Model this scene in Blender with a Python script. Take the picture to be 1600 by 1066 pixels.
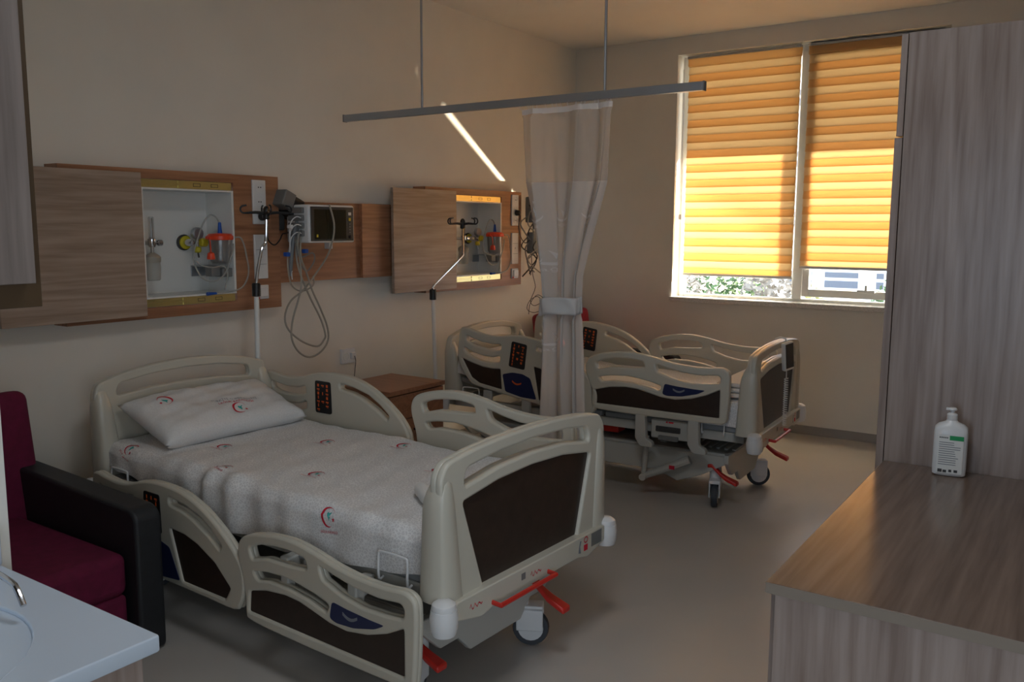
import bpy, bmesh, math, random
from mathutils import Vector, Matrix, Euler
random.seed(7)
sc = bpy.context.scene
C = sc.collection
for o in list(bpy.data.objects): bpy.data.objects.remove(o)
PI = math.pi
sin, cos = math.sin, math.cos
def R(d): return math.radians(d)

# ------------------------------------------------------------------ camera
YAW, PITCH, ROLL, FPX = -0.5968, 0.1308, 0.0043, 1358.96
fw = Vector((sin(YAW)*cos(PITCH), cos(YAW)*cos(PITCH), -sin(PITCH)))
rt = Vector((cos(YAW), -sin(YAW), 0)); up = rt.cross(fw)
r2 = rt*cos(ROLL)+up*sin(ROLL); u2 = -rt*sin(ROLL)+up*cos(ROLL)
cam_d = bpy.data.cameras.new('camera'); cam = bpy.data.objects.new('camera', cam_d); C.objects.link(cam)
cam.matrix_world = Matrix(((r2.x,u2.x,-fw.x,3.7117),(r2.y,u2.y,-fw.y,0),(r2.z,u2.z,-fw.z,1.5),(0,0,0,1)))
cam_d.sensor_width = 36; cam_d.lens = FPX/1600*36; cam_d.clip_start = .05; cam_d.clip_end = 500
sc.camera = cam
# ------------------------------------------------------------------ light and exposure
sc.view_settings.view_transform = 'Standard'; sc.view_settings.look = 'None'
sc.view_settings.gamma = 1; sc.view_settings.exposure = 0; sc.view_settings.use_curve_mapping = False
w = bpy.data.worlds.new('sky'); sc.world = w; w.use_nodes = True
bg = w.node_tree.nodes['Background']; bg.inputs[0].default_value = (.78, .88, 1, 1); bg.inputs[1].default_value = 5.6
SUN_DIR = Vector((-1, -.96, -.62)).normalized()
def light(name, kind, loc, d, energy, color, **k):
    l = bpy.data.lights.new(name, kind); l.energy = energy; l.color = color
    for a, b in k.items(): setattr(l, a, b)
    o = bpy.data.objects.new(name, l); C.objects.link(o); o.location = loc
    o.rotation_euler = Vector(d).to_track_quat('-Z', 'Y').to_euler(); return o
light('sun', 'SUN', (12, 16, 10), SUN_DIR, 41, (1, .87, .68), angle=R(.6))
GD = Vector((-1, -.96, .62)).normalized()
# added spot, stands in for sun reflected up off the window sill
light('sill_glint_spot', 'SPOT', Vector((1.13, 6.45, 1.08)) - GD*9, GD, 30000, (1, .86, .62), spot_size=R(7.3), spot_blend=.02, shadow_soft_size=.08)
# added cool side light; the wide corridor opening is made up to spread it
light('added_side_light', 'AREA', (6.7, -1.4, 1.30), (-1, .25, .0), 76, (.74, .86, 1), shape='RECTANGLE', size=4.6, size_y=2.1)

light('entry_daylight', 'AREA', (3.12, -2.3, 1.30), (-.04, 1, 0), 19, (.62, .78, 1), shape='RECTANGLE', size=.9, size_y=1.9)
light('ceiling_panel_light', 'AREA', (2.85, 1.5, 2.895), (0, 0, -1), 10, (.88, .94, 1), shape='SQUARE', size=.56)

# ------------------------------------------------------------------ materials
def mat(name, col, rough=.5, metal=0, **k):
    m = bpy.data.materials.new(name); m.use_nodes = True
    b = m.node_tree.nodes['Principled BSDF']
    b.inputs['Base Color'].default_value = (*col, 1); b.inputs['Roughness'].default_value = rough; b.inputs['Metallic'].default_value = metal
    for a, v in k.items(): b.inputs[a.replace('_', ' ')].default_value = v
    return m
def N(m, t, **k):
    n = m.node_tree.nodes.new(t)
    for a, v in k.items(): setattr(n, a, v)
    return n
def Lk(m, a, b): m.node_tree.links.new(a, b)
def ramp(m, fac, stops):
    r = N(m, 'ShaderNodeValToRGB'); e = r.color_ramp.elements
    while len(e) < len(stops): e.new(.5)
    for i, (p, c) in enumerate(stops): e[i].position = p; e[i].color = (*c, 1)
    Lk(m, fac, r.inputs[0]); return r.outputs[0]
def noisy(name, col, amt=.08, scale=6, rough=.6, bump=0, bscale=200, **k):
    m = mat(name, col, rough, **k); b = m.node_tree.nodes['Principled BSDF']
    tc = N(m, 'ShaderNodeTexCoord'); n = N(m, 'ShaderNodeTexNoise'); n.inputs['Scale'].default_value = scale; n.inputs['Detail'].default_value = 5
    Lk(m, tc.outputs['Object'], n.inputs['Vector'])
    lo = tuple(c*(1-amt) for c in col); hi = tuple(min(1, c*(1+amt)) for c in col)
    Lk(m, ramp(m, n.outputs['Fac'], [(.3, lo), (.7, hi)]), b.inputs['Base Color'])
    if bump:
        n2 = N(m, 'ShaderNodeTexNoise'); n2.inputs['Scale'].default_value = bscale; Lk(m, tc.outputs['Object'], n2.inputs['Vector'])
        bp = N(m, 'ShaderNodeBump'); bp.inputs['Strength'].default_value = bump; bp.inputs['Distance'].default_value = .002
        Lk(m, n2.outputs['Fac'], bp.inputs['Height']); Lk(m, bp.outputs[0], b.inputs['Normal'])
    return m
def wood(name, dark, light_, axis='Z', rough=.45, fine=38, contrast=1., seed=0):
    m = mat(name, light_, rough); b = m.node_tree.nodes['Principled BSDF']
    tc = N(m, 'ShaderNodeTexCoord'); mp = N(m, 'ShaderNodeMapping')
    s = {'X': (.055, 1, 1), 'Y': (1, .055, 1), 'Z': (1, 1, .055)}[axis]
    mp.inputs['Scale'].default_value = s; mp.inputs['Location'].default_value = (seed, seed*.7, seed*.3)
    Lk(m, tc.outputs['Object'], mp.inputs['Vector'])
    n1 = N(m, 'ShaderNodeTexNoise'); n1.inputs['Scale'].default_value = 5; n1.inputs['Detail'].default_value = 3; n1.inputs['Distortion'].default_value = .6
    Lk(m, mp.outputs[0], n1.inputs['Vector'])
    mul = N(m, 'ShaderNodeMath', operation='MULTIPLY'); mul.inputs[1].default_value = 16; Lk(m, n1.outputs['Fac'], mul.inputs[0])
    fr = N(m, 'ShaderNodeMath', operation='PINGPONG'); fr.inputs[1].default_value = 1; Lk(m, mul.outputs[0], fr.inputs[0])
    n2 = N(m, 'ShaderNodeTexNoise'); n2.inputs['Scale'].default_value = fine*2; n2.inputs['Detail'].default_value = 4; Lk(m, mp.outputs[0], n2.inputs['Vector'])
    mx = N(m, 'ShaderNodeMix', data_type='FLOAT'); mx.inputs[0].default_value = .70
    Lk(m, fr.outputs[0], mx.inputs[2]); Lk(m, n2.outputs['Fac'], mx.inputs[3])
    mid = tuple((a+c)/2 for a, c in zip(dark, light_))
    Lk(m, ramp(m, mx.outputs[0], [(.26, dark), (.46, mid), (.70, light_)]), b.inputs['Base Color'])
    return m
def glass(name, col=(1, 1, 1), alpha=.12, rough=.03):
    m = bpy.data.materials.new(name); m.use_nodes = True; nt = m.node_tree; nt.nodes.clear()
    o = N(m, 'ShaderNodeOutputMaterial'); t = N(m, 'ShaderNodeBsdfTransparent'); t.inputs[0].default_value = (*col, 1)
    g = N(m, 'ShaderNodeBsdfGlossy'); g.inputs['Roughness'].default_value = rough
    mx = N(m, 'ShaderNodeMixShader'); mx.inputs[0].default_value = alpha
    Lk(m, t.outputs[0], mx.inputs[1]); Lk(m, g.outputs[0], mx.inputs[2]); Lk(m, mx.outputs[0], o.inputs[0]); return m
def translucent(name, col, tcol, mix=.5, alpha=0, weave=0):
    m = bpy.data.materials.new(name); m.use_nodes = True; nt = m.node_tree; nt.nodes.clear()
    o = N(m, 'ShaderNodeOutputMaterial'); d = N(m, 'ShaderNodeBsdfDiffuse'); d.inputs[0].default_value = (*col, 1)
    t = N(m, 'ShaderNodeBsdfTranslucent'); t.inputs[0].default_value = (*tcol, 1)
    mx = N(m, 'ShaderNodeMixShader'); mx.inputs[0].default_value = mix
    Lk(m, d.outputs[0], mx.inputs[1]); Lk(m, t.outputs[0], mx.inputs[2]); out = mx.outputs[0]
    if alpha:
        tr = N(m, 'ShaderNodeBsdfTransparent'); m2 = N(m, 'ShaderNodeMixShader'); m2.inputs[0].default_value = alpha
        Lk(m, out, m2.inputs[1]); Lk(m, tr.outputs[0], m2.inputs[2]); out = m2.outputs[0]
    Lk(m, out, o.inputs[0]); return m
M = dict(
 wall=noisy('wall_paint', (.78, .745, .675), .03, 3, .75, .15, 90),
 ceil=noisy('ceiling_paint', (.82, .79, .73), .02, 3, .8),
 floor=noisy('vinyl_floor', (.53, .50, .465), .04, 2.2, .30, .02, 60),
 coving=noisy('coving_vinyl', (.30, .28, .26), .05, 5, .5),
 woodW=wood('walnut_panel', (.27, .12, .06), (.44, .215, .115), 'Y', .4),
 woodL=wood('light_oak', (.28, .20, .15), (.43, .33, .26), 'Y', .42, seed=3),
 woodG=wood('grey_oak', (.215, .15, .12), (.36, .28, .24), 'Z', .30, seed=5),
 woodP=wood('pink_oak', (.15, .115, .10), (.27, .22, .195), 'Z', .4, seed=7),
 woodC=wood('oak_worktop', (.14, .095, .072), (.215, .15, .115), 'Y', .2, seed=9),
 woodE=mat('edge_band', (.25, .20, .155), .45),
 woodEo=mat('edge_band_ochre', (.16, .085, .03), .5),
 woodN=wood('nightstand_wood', (.30, .14, .075), (.43, .21, .115), 'X', .4, seed=2),
 cream=mat('cream_plastic', (.60, .565, .475), .28),
 creamD=mat('painted_steel', (.50, .49, .45), .4),
 brown=noisy('brown_laminate', (.035, .021, .015), .15, 30, .4),
 greyblue=mat('deck_plastic', (.30, .31, .32), .4),
 darkgrey=mat('dark_grey_plastic', (.045, .045, .045), .5),
 midgrey=mat('mid_grey', (.19, .19, .185), .5),
 black=mat('black_plastic', (.012, .012, .013), .4),
 rubber=mat('rubber', (.05, .055, .065), .6),
 white=mat('white_plastic', (.78, .78, .78), .3),
 steelw=mat('white_enamel', (.80, .80, .77), .35),
 alu=mat('brushed_aluminium', (.40, .42, .45), .38, .8),
 chrome=mat('chrome', (.6, .6, .62), .12, 1),
 brass=mat('zinc_yellow_steel', (.62, .55, .25), .28, .85),
 red=mat('red_plastic', (.60, .03, .02), .35),
 redlid=mat('red_lid', (.85, .07, .02), .35),
 orange=mat('orange_print', (.75, .12, .02), .5),
 navy=mat('navy_label', (.018, .026, .085), .3),
 blue=mat('blue_plastic', (.01, .09, .45), .4),
 yellow=mat('yellow_plastic', (.62, .52, .03), .4),
 teal=mat('teal_print', (.05, .42, .38), .7),
 redp=mat('red_print', (.62, .015, .04), .7),
 greyp=mat('grey_print', (.22, .23, .26), .7),
 green=mat('green_print', (.01, .33, .10), .5),
 screen=mat('dark_screen', (.02, .018, .010), .12),
 magenta=noisy('magenta_fabric', (.14, .004, .038), .15, 30, .85, .4, 500),
 maroon=noisy('maroon_leatherette', (.30, .006, .02), .1, 30, .5, .2, 300),
 blackle=noisy('black_leatherette', (.018, .019, .022), .1, 30, .5, .2, 300),
 lit=mat('lit_diffuser', (.9, .9, .9), .5, Emission_Color=(.97, .98, 1, 1), Emission_Strength=1.5),
 dark_carcass=mat('dark_carcass', (.07, .038, .014), .5), tray=mat('tray_grey', (.42, .41, .38), .35),
 cable=mat('grey_cable', (.36, .34, .29), .45),
 cableg=mat('grey_rubber_tube', (.20, .21, .22), .5),
 corian=mat('white_solid_surface', (.60, .68, .78), .2),
 granite=noisy('granite_sill', (.72, .69, .64), .2, 90, .2),
 fold=mat('white_tissue', (.8, .8, .78), .8),
 glass=glass('window_glass', (1, 1, 1), .06), clear=glass('clear_plastic', (.86, .86, .86), .10, .25),
 fluid=translucent('tube_plastic', (.62, .62, .58), (.6, .6, .56), .3, .45),
 pvc=mat('white_window_frame', (.80, .80, .77), .35),
 backing=translucent('blind_backing', (.8, .74, .6), (.95, .88, .74), .62),
 bandA=translucent('blind_light_band', (.62, .50, .32), (.96, .80, .58), .55),
 bandB=translucent('blind_dark_band', (.56, .41, .22), (.92, .64, .36), .54),
 sheer=translucent('sheer_mesh', (.66, .62, .58), (.66, .62, .56), .4, .45),
 drape=translucent('curtain_fabric', (.64, .62, .60), (.66, .61, .54), .35, .05),
 satin=translucent('satin_print', (.78, .77, .76), (.7, .68, .66), .3),
)
# printed cotton: tiny pale sprigs on grey
m = mat('sprigged_cotton', (.5, .5, .5), .85); b = m.node_tree.nodes['Principled BSDF']
tc = N(m, 'ShaderNodeTexCoord'); v = N(m, 'ShaderNodeTexVoronoi', feature='DISTANCE_TO_EDGE'); v.inputs['Scale'].default_value = 95; v.inputs['Randomness'].default_value = 1
Lk(m, tc.outputs['Object'], v.inputs['Vector'])
Lk(m, ramp(m, v.outputs['Distance'], [(.03, (.88, .87, .86)), (.14, (.70, .685, .68))]), b.inputs['Base Color'])
M['cotton'] = m
M['pillow'] = noisy('pillow_cotton', (.76, .75, .74), .06, 160, .85)

# ------------------------------------------------------------------ mesh helpers
class B:
    def __init__(s): s.v = []; s.f = []; s.m = []
    def add(s, v, f, mi=0):
        n = len(s.v); s.v += [tuple(p) for p in v]; s.f += [tuple(i+n for i in q) for q in f]; s.m += [mi]*len(f); return s
    def box(s, x0, x1, y0, y1, z0, z1, mi=0, T=None):
        v = [Vector((x, y, z)) for x in (x0, x1) for y in (y0, y1) for z in (z0, z1)]
        if T: v = [T @ p for p in v]
        return s.add(v, [(0,1,3,2),(4,6,7,5),(0,4,5,1),(2,3,7,6),(0,2,6,4),(1,5,7,3)], mi)
    def prism(s, pts, fn, t0, t1, mi=0):
        n = len(pts); v = [fn(a, b, t0) for a, b in pts]+[fn(a, b, t1) for a, b in pts]
        return s.add(v, [tuple(range(n))[::-1], tuple(range(n, 2*n))]+[(i, (i+1) % n, n+(i+1) % n, n+i) for i in range(n)], mi)
    def tube(s, path, r, n=8, mi=0, close=False):
        P = [Vector(p) for p in path]; rs = r if isinstance(r, (list, tuple)) else [r]*len(P)
        t = (P[1]-P[0]).normalized(); ref = Vector((0, 0, 1)) if abs(t.z) < .9 else Vector((1, 0, 0))
        nx = t.cross(ref).normalized(); V = []; F = []
        for i, p in enumerate(P):
            a = P[max(i-1, 0)]; c = P[min(i+1, len(P)-1)]
            if close: a = P[i-1]; c = P[(i+1) % len(P)]
            t = (c-a).normalized() if (c-a).length > 1e-9 else t
            nx = (nx - t*nx.dot(t)).normalized(); ny = t.cross(nx)
            V += [p+(nx*cos(2*PI*k/n)+ny*sin(2*PI*k/n))*rs[i] for k in range(n)]
        L = len(P)
        for i in range(L if close else L-1):
            for k in range(n): F.append((i*n+k, i*n+(k+1) % n, ((i+1) % L)*n+(k+1) % n, ((i+1) % L)*n+k))
        if not close: F += [tuple(range(n))[::-1], tuple(range((L-1)*n, L*n))]
        return s.add(V, F, mi)
    def lathe(s, prof, o=(0, 0, 0), n=20, mi=0, axis='Z'):
        V = []; F = []
        for r_, z in prof:
            for k in range(n):
                a = 2*PI*k/n; c_, d_ = r_*cos(a), r_*sin(a)
                p = {'Z': (c_, d_, z), 'X': (z, c_, d_), 'Y': (c_, z, d_)}[axis]
                V.append((p[0]+o[0], p[1]+o[1], p[2]+o[2]))
        L = len(prof)
        for i in range(L-1):
            for k in range(n): F.append((i*n+k, i*n+(k+1) % n, (i+1)*n+(k+1) % n, (i+1)*n+k))
        F += [tuple(range(n))[::-1], tuple(range((L-1)*n, L*n))]
        return s.add(V, F, mi)
    def grid(s, fn, nu, nv, mi=0):
        V = [fn(i/nu, j/nv) for i in range(nu+1) for j in range(nv+1)]
        return s.add(V, [(i*(nv+1)+j, i*(nv+1)+j+1, (i+1)*(nv+1)+j+1, (i+1)*(nv+1)+j) for i in range(nu) for j in range(nv)], mi)
    def obj(s, name, mats, parent=None, bevel=0, smooth=35, seg=2, fix=True, solid=0, **props):
        me = bpy.data.meshes.new(name); me.from_pydata(s.v, [], s.f)
        for k in (mats if isinstance(mats, (list, tuple)) else [mats]): me.materials.append(M[k])
        me.polygons.foreach_set('material_index', s.m)
        if fix:
            bm = bmesh.new(); bm.from_mesh(me); bmesh.ops.recalc_face_normals(bm, faces=bm.faces); bm.to_mesh(me); bm.free()
        if smooth: me.shade_smooth(); me.set_sharp_from_angle(angle=R(smooth))
        o = bpy.data.objects.new(name, me); C.objects.link(o)
        if parent: o.parent = parent
        if bevel:
            d = o.modifiers.new('bevel', 'BEVEL'); d.width = bevel; d.segments = seg; d.limit_method = 'ANGLE'; d.angle_limit = R(40); d.harden_normals = False
        if solid:
            d = o.modifiers.new('solid', 'SOLIDIFY'); d.thickness = solid; d.offset = 0
        for a, b_ in props.items(): o[a] = b_
        return o
def thing(name, label, cat, loc=(0, 0, 0), rz=0, group=None, kind=None):
    o = bpy.data.objects.new(name, None); o.empty_display_size = .1; C.objects.link(o); o.location = loc; o.rotation_euler = (0, 0, rz)
    o['label'] = label; o['category'] = cat
    if group: o['group'] = group
    return o
def tag(o, label, cat, group=None):
    o['label'] = label; o['category'] = cat
    if group: o['group'] = group
    return o
def struct(o): o['kind'] = 'structure'; return o
def sm(P, n=5, close=True):
    """smooth closed/open line through points (Catmull-Rom)"""
    L = len(P); out = []
    for i in range(L if close else L-1):
        p0, p1, p2, p3 = (P[(i+k) % L] if close else P[min(max(i+k, 0), L-1)] for k in (-1, 0, 1, 2))
        for j in range(n):
            t = j/n
            out.append(tuple(.5*((2*b_)+(c-a)*t+(2*a-5*b_+4*c-d)*t*t+(-a+3*b_-3*c+d)*t**3) for a, b_, c, d in zip(p0, p1, p2, p3)))
    if not close: out.append(tuple(P[-1]))
    return out
def rnd(P, r=.02, n=4):
    """round every corner of a polygon by radius about r"""
    out = []; L = len(P)
    for i in range(L):
        a, p, c = Vector(P[i-1]), Vector(P[i]), Vector(P[(i+1) % L])
        da, dc = a-p, c-p; k = min(r, da.length*.45, dc.length*.45)
        s, e = p+da.normalized()*k, p+dc.normalized()*k
        for j in range(n+1):
            t = j/n; q = s*(1-t)**2+p*2*t*(1-t)+e*t*t; out.append((q.x, q.y))
    return out
def plate(outer, holes, t, bev):
    """rounded 2-D plate with holes, returned as verts, faces with thickness centred on 0"""
    cu = bpy.data.curves.new('tmp', 'CURVE'); cu.dimensions = '2D'; cu.fill_mode = 'BOTH'
    for P in [outer]+list(holes):
        sp = cu.splines.new('POLY'); sp.points.add(len(P)-1)
        for q, (x, y) in zip(sp.points, P): q.co = (x, y, 0, 1)
        sp.use_cyclic_u = True
    cu.extrude = max(t/2-bev, 0.0001); cu.bevel_depth = bev; cu.bevel_resolution = 2; cu.offset = -bev
    o = bpy.data.objects.new('tmp', cu); C.objects.link(o)
    dg = bpy.context.evaluated_depsgraph_get(); me = bpy.data.meshes.new_from_object(o.evaluated_get(dg))
    v_ = [tuple(x.co) for x in me.vertices]; f_ = [tuple(p.vertices) for p in me.polygons]
    bpy.data.objects.remove(o); bpy.data.curves.remove(cu); bpy.data.meshes.remove(me); return v_, f_
def text2d(s, size=1):
    cu = bpy.data.curves.new('tmp', 'FONT'); cu.body = s; cu.size = size; cu.align_x = 'CENTER'; cu.align_y = 'CENTER'; cu.resolution_u = 1
    o = bpy.data.objects.new('tmp', cu); C.objects.link(o)
    dg = bpy.context.evaluated_depsgraph_get(); me = bpy.data.meshes.new_from_object(o.evaluated_get(dg))
    v_ = [tuple(x.co)[:2] for x in me.vertices]; f_ = [tuple(p.vertices) for p in me.polygons]
    bpy.data.objects.remove(o); bpy.data.curves.remove(cu); bpy.data.meshes.remove(me); return v_, f_
def bx(name, mats, x0, x1, y0, y1, z0, z1, parent=None, bevel=0, **k):
    return B().box(x0, x1, y0, y1, z0, z1).obj(name, mats, parent, bevel, **k)

def emblem(bd, fn, s, mats=(0, 1, 2), text=True):
    """ministry emblem: open crescent, star, small teal figure and a line of lettering; fn maps flat x, y to the surface"""
    def strip(P, wds, mi):
        V = []
        for i, (x, y) in enumerate(P):
            a = P[max(i-1, 0)]; c = P[min(i+1, len(P)-1)]; tx, ty = c[0]-a[0], c[1]-a[1]; l = math.hypot(tx, ty) or 1
            nx, ny = -ty/l*wds[i]/2, tx/l*wds[i]/2
            V += [fn((x+nx)*s, (y+ny)*s), fn((x-nx)*s, (y-ny)*s)]
        bd.add(V, [(2*i, 2*i+1, 2*i+3, 2*i+2) for i in range(len(P)-1)], mi)
    n = 16
    strip([(cos(R(60+i*230/n)), sin(R(60+i*230/n))) for i in range(n+1)], [.03+.30*sin(PI*i/n)**1.3 for i in range(n+1)], mats[0])
    strip([(cos(R(60-i*40/6)), sin(R(60-i*40/6))) for i in range(7)], [.05-.006*i for i in range(7)], mats[0])
    st = []
    for k in range(10):
        r_ = .26 if k % 2 == 0 else .11; st.append(fn((.78+r_*cos(R(90+36*k)))*s, (-.35+r_*sin(R(90+36*k)))*s))
    bd.add(st+[fn(.78*s, -.35*s)], [(k, (k+1) % 10, 10) for k in range(10)], mats[0])
    strip([(-.25, .35), (0, .1), (.1, -.2), (.05, -.45)], [.22, .42, .26, .04], mats[1])
    strip([(.0, .1), (.25, .3), (.42, .42)], [.2, .16, .04], mats[1])
    if text:
        v_, f_ = text2d('SAĞLIK BAKANLIĞI', .34); bd.add([fn(x*s, (y-1.45)*s) for x, y in v_], f_, mats[0])

# ------------------------------------------------------------------ room shell
YB, HC, XR, YF = 6.375, 2.934, 3.95, -1.5
PX, PY = 1.985, .80            # corner of the wash-place partition
floor = struct(bx('floor', 'floor', 0, XR+3.1, -4.3, YB, -.12, 0))
ceil_ = struct(bx('ceiling', 'ceil', 0, XR, YF, YB, HC, HC+.15))
# left wall is pierced by the two gas cabinets
GY = [(2.335, 2.845), (4.62, 5.175)]; GZ = (1.135, 1.69)
wl = B(); ys = [PY-.15, GY[0][0], GY[0][1], GY[1][0], GY[1][1], YB+.25]
for i in range(5):
    if i in (1, 3): wl.box(-.2, 0, ys[i], ys[i+1], 0, GZ[0]); wl.box(-.2, 0, ys[i], ys[i+1], GZ[1], HC)
    else: wl.box(-.2, 0, ys[i], ys[i+1], 0, HC)
struct(wl.obj('wall_left', 'wall', smooth=0, fix=False))
WX0, WX1, WZ0, WZ1 = .90, 2.78, .955, 2.80
wb = B().box(0, WX0, YB, YB+.25, 0, HC).box(WX1, XR, YB, YB+.25, 0, HC).box(WX0, WX1, YB, YB+.25, 0, WZ0).box(WX0, WX1, YB, YB+.25, WZ1, HC)
struct(wb.obj('wall_back', 'wall', smooth=0, fix=False))
DY0, DY1 = -1.4, 1.6  # unseen opening, made this wide to let the side light spread
struct(B().box(XR, XR+.15, YF, DY0, 0, HC).box(XR, XR+.15, DY1, YB+.25, 0, HC).box(XR, XR+.15, DY0, DY1, 2.15, HC).obj('wall_right', 'wall', smooth=0, fix=False))
wf = B().box(PX, 2.66, YF-.15, YF, 0, HC).box(3.58, XR+.15, YF-.15, YF, 0, HC).box(2.66, 3.58, YF-.15, YF, 2.1, HC).box(2.3, 2.4, YF-2, YF-.15, 0, 2.5).box(2.4, XR, YF-1.0, YF-.9, 0, 2.5).box(2.4, XR, YF-.9, YF-.15, 2.4, 2.5)
struct(wf.obj('wall_front', 'wall', smooth=0, fix=False))
struct(bx('wall_partition', 'wall', 0, PX, YF-.15, PY, 0, HC))
co = B().box(XR+3, XR+3.15, -4.2, 2.2, 0, HC).box(XR+.15, XR+3.15, 2.05, 2.2, 0, HC).box(XR+.15, XR+3.15, -4.35, -4.2, 0, HC).box(XR+.15, XR+3.15, -4.2, 2.2, HC, HC+.15).box(XR, XR+.15, -4.2, YF-.15, 0, HC)
struct(co.obj('trim_corridor', 'wall', smooth=0, fix=False))
df = B().box(XR-.015, XR+.165, DY0-.05, DY0, 0, 2.2).box(XR-.015, XR+.165, DY1, DY1+.05, 0, 2.2).box(XR-.015, XR+.165, DY0-.05, DY1+.05, 2.15, 2.2)
struct(df.obj('door_1', 'woodL'))
def coving(name, a, b_, nrm):
    a, b_, nrm = Vector(a), Vector(b_), Vector(nrm)
    prof = [(0, 0), (.016, 0), (.012, .006), (.006, .015), (.004, .06), (0, .063)]
    bd = B(); n = len(prof); V = [a+nrm*p+Vector((0, 0, z)) for p, z in prof]+[b_+nrm*p+Vector((0, 0, z)) for p, z in prof]
    bd.add(V, [tuple(range(n)), tuple(range(n, 2*n))[::-1]]+[(i, (i+1) % n, n+(i+1) % n, n+i) for i in range(n)])
    return struct(bd.obj(name, 'coving'))
coving('baseboard_back', (0, YB, 0), (XR, YB, 0), (0, -1, 0))
coving('baseboard_left', (0, PY, 0), (0, YB, 0), (1, 0, 0))
coving('baseboard_right', (XR, YF, 0), (XR, YB, 0), (-1, 0, 0))
# window: sill, frame, sash, panes, latch
WF = struct(bpy.data.objects.new('window_1', None)); C.objects.link(WF); WF.location = (WX0, 6.5, WZ0)
def W(x0, x1, y0, y1, z0, z1): return (x0-WX0, x1-WX0, y0-6.5, y1-6.5, z0-WZ0, z1-WZ0)
def wbx(name, mt, *a, bevel=0): return bx(name, mt, *W(*a), parent=WF, bevel=bevel)
wbx('window_sill', 'granite', WX0-.01, WX1+.01, YB-.03, 6.66, WZ0-.03, WZ0+.005, bevel=.003)
for a in ((WX0, WX0+.045, 6.50, 6.56, WZ0+.005, WZ1), (WX1-.045, WX1, 6.50, 6.56, WZ0+.005, WZ1)): wbx('frame_jamb', 'pvc', *a, bevel=.003)
wbx('frame_head', 'pvc', WX0+.045, WX1-.045, 6.50, 6.56, WZ1-.045, WZ1, bevel=.003)
wbx('frame_bottom_rail', 'pvc', WX0+.045, WX1-.045, 6.50, 6.54, WZ0+.005, WZ0+.026, bevel=.003)
wbx('mullion', 'pvc', 1.805, 1.875, 6.488, 6.565, WZ0+.026, WZ1-.045, bevel=.004)
sash = B()
for x0, x1, z0, z1 in ((1.88, 1.93, 1.0, 2.75), (2.685, 2.735, 1.0, 2.75), (1.93, 2.685, 1.0, 1.055), (1.93, 2.685, 2.70, 2.75)): sash.box(*W(x0, x1, 6.478, 6.53, z0, z1))
sash.obj('sash_frame', 'pvc', WF, .003)
wbx('pane', 'glass', .95, 1.80, 6.520, 6.526, .98, 2.755)
wbx('pane', 'glass', 1.93, 2.685, 6.505, 6.511, 1.055, 2.70)
lt = B().box(*W(2.27, 2.39, 6.462, 6.478, 1.045, 1.065)).box(*W(2.325, 2.342, 6.45, 6.478, 1.06, 1.10)); lt.obj('window_latch', 'pvc', WF, .003)

# sun ledge outside over the window
struct(bx('trim_ledge', 'wall', -2, 6, 6.625, 7.72, 2.84, 3.0))
# ------------------------------------------------------------------ blinds
def blind(label, x0, x1, z0, z1):
    t = thing('roller_blind', label, 'blind', (x0, 6.455, z1), 0, 'orange roller blinds in the window')
    wd = x1-x0
    B().box(0, wd, -.02, .02, -.07, 0).obj('head_box', 'bandB', t, .008)
    B().box(0, wd, -.026, .022, -.012, .006).obj('head_rail', 'alu', t, .002)
    h = z1-z0-.075; n = round(h/.0565); p = h/n
    for i in range(n):
        za = -.07-i*p; zb = za-p-.004
        V = []
        for k, (dz, dy) in enumerate(((0, .006), (.5, -.001), (1, -.009))):
            z = za+(zb-za)*dz
            V += [(.004, dy, z), (wd-.004, dy, z), (.004, dy+.0015, z), (wd-.004, dy+.0015, z)]
        F = [(0, 1, 5, 4), (4, 5, 9, 8), (2, 6, 7, 3), (6, 10, 11, 7), (0, 2, 3, 1), (8, 9, 11, 10)]
        B().add(V, F).obj('fabric_band', 'bandA' if i % 2 == 0 else 'bandB', t)
    B().add([(.004, .010, -.06), (wd-.004, .010, -.06), (wd-.004, .010, -(z1-z0)+.01), (.004, .010, -(z1-z0)+.01)], [(0, 1, 2, 3)]).obj('backing_fabric', 'backing', t, fix=False)
    B().box(0, wd, -.014, .012, -(z1-z0), -(z1-z0)+.02).obj('bottom_bar', 'pvc', t, .003)
    return t
blind('orange banded roller blind in left half of window, hanging lower than its neighbour', .955, 1.812, 1.125, 2.785)
blind('orange banded roller blind in right half of window, next to the wardrobe', 1.862, 2.72, 1.205, 2.785)
bc = B().tube([(.925, 6.43, 2.7), (.925, 6.43, 1.6)], .0025, 6).tube([(.935, 6.43, 2.7), (.935, 6.43, 1.6)], .0025, 6).box(.918, .942, 6.424, 6.436, 1.56, 1.60)
tag(bc.obj('blind_cord', 'white'), 'thin white blind pull cord hanging at the left window jamb', 'cord')

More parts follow.
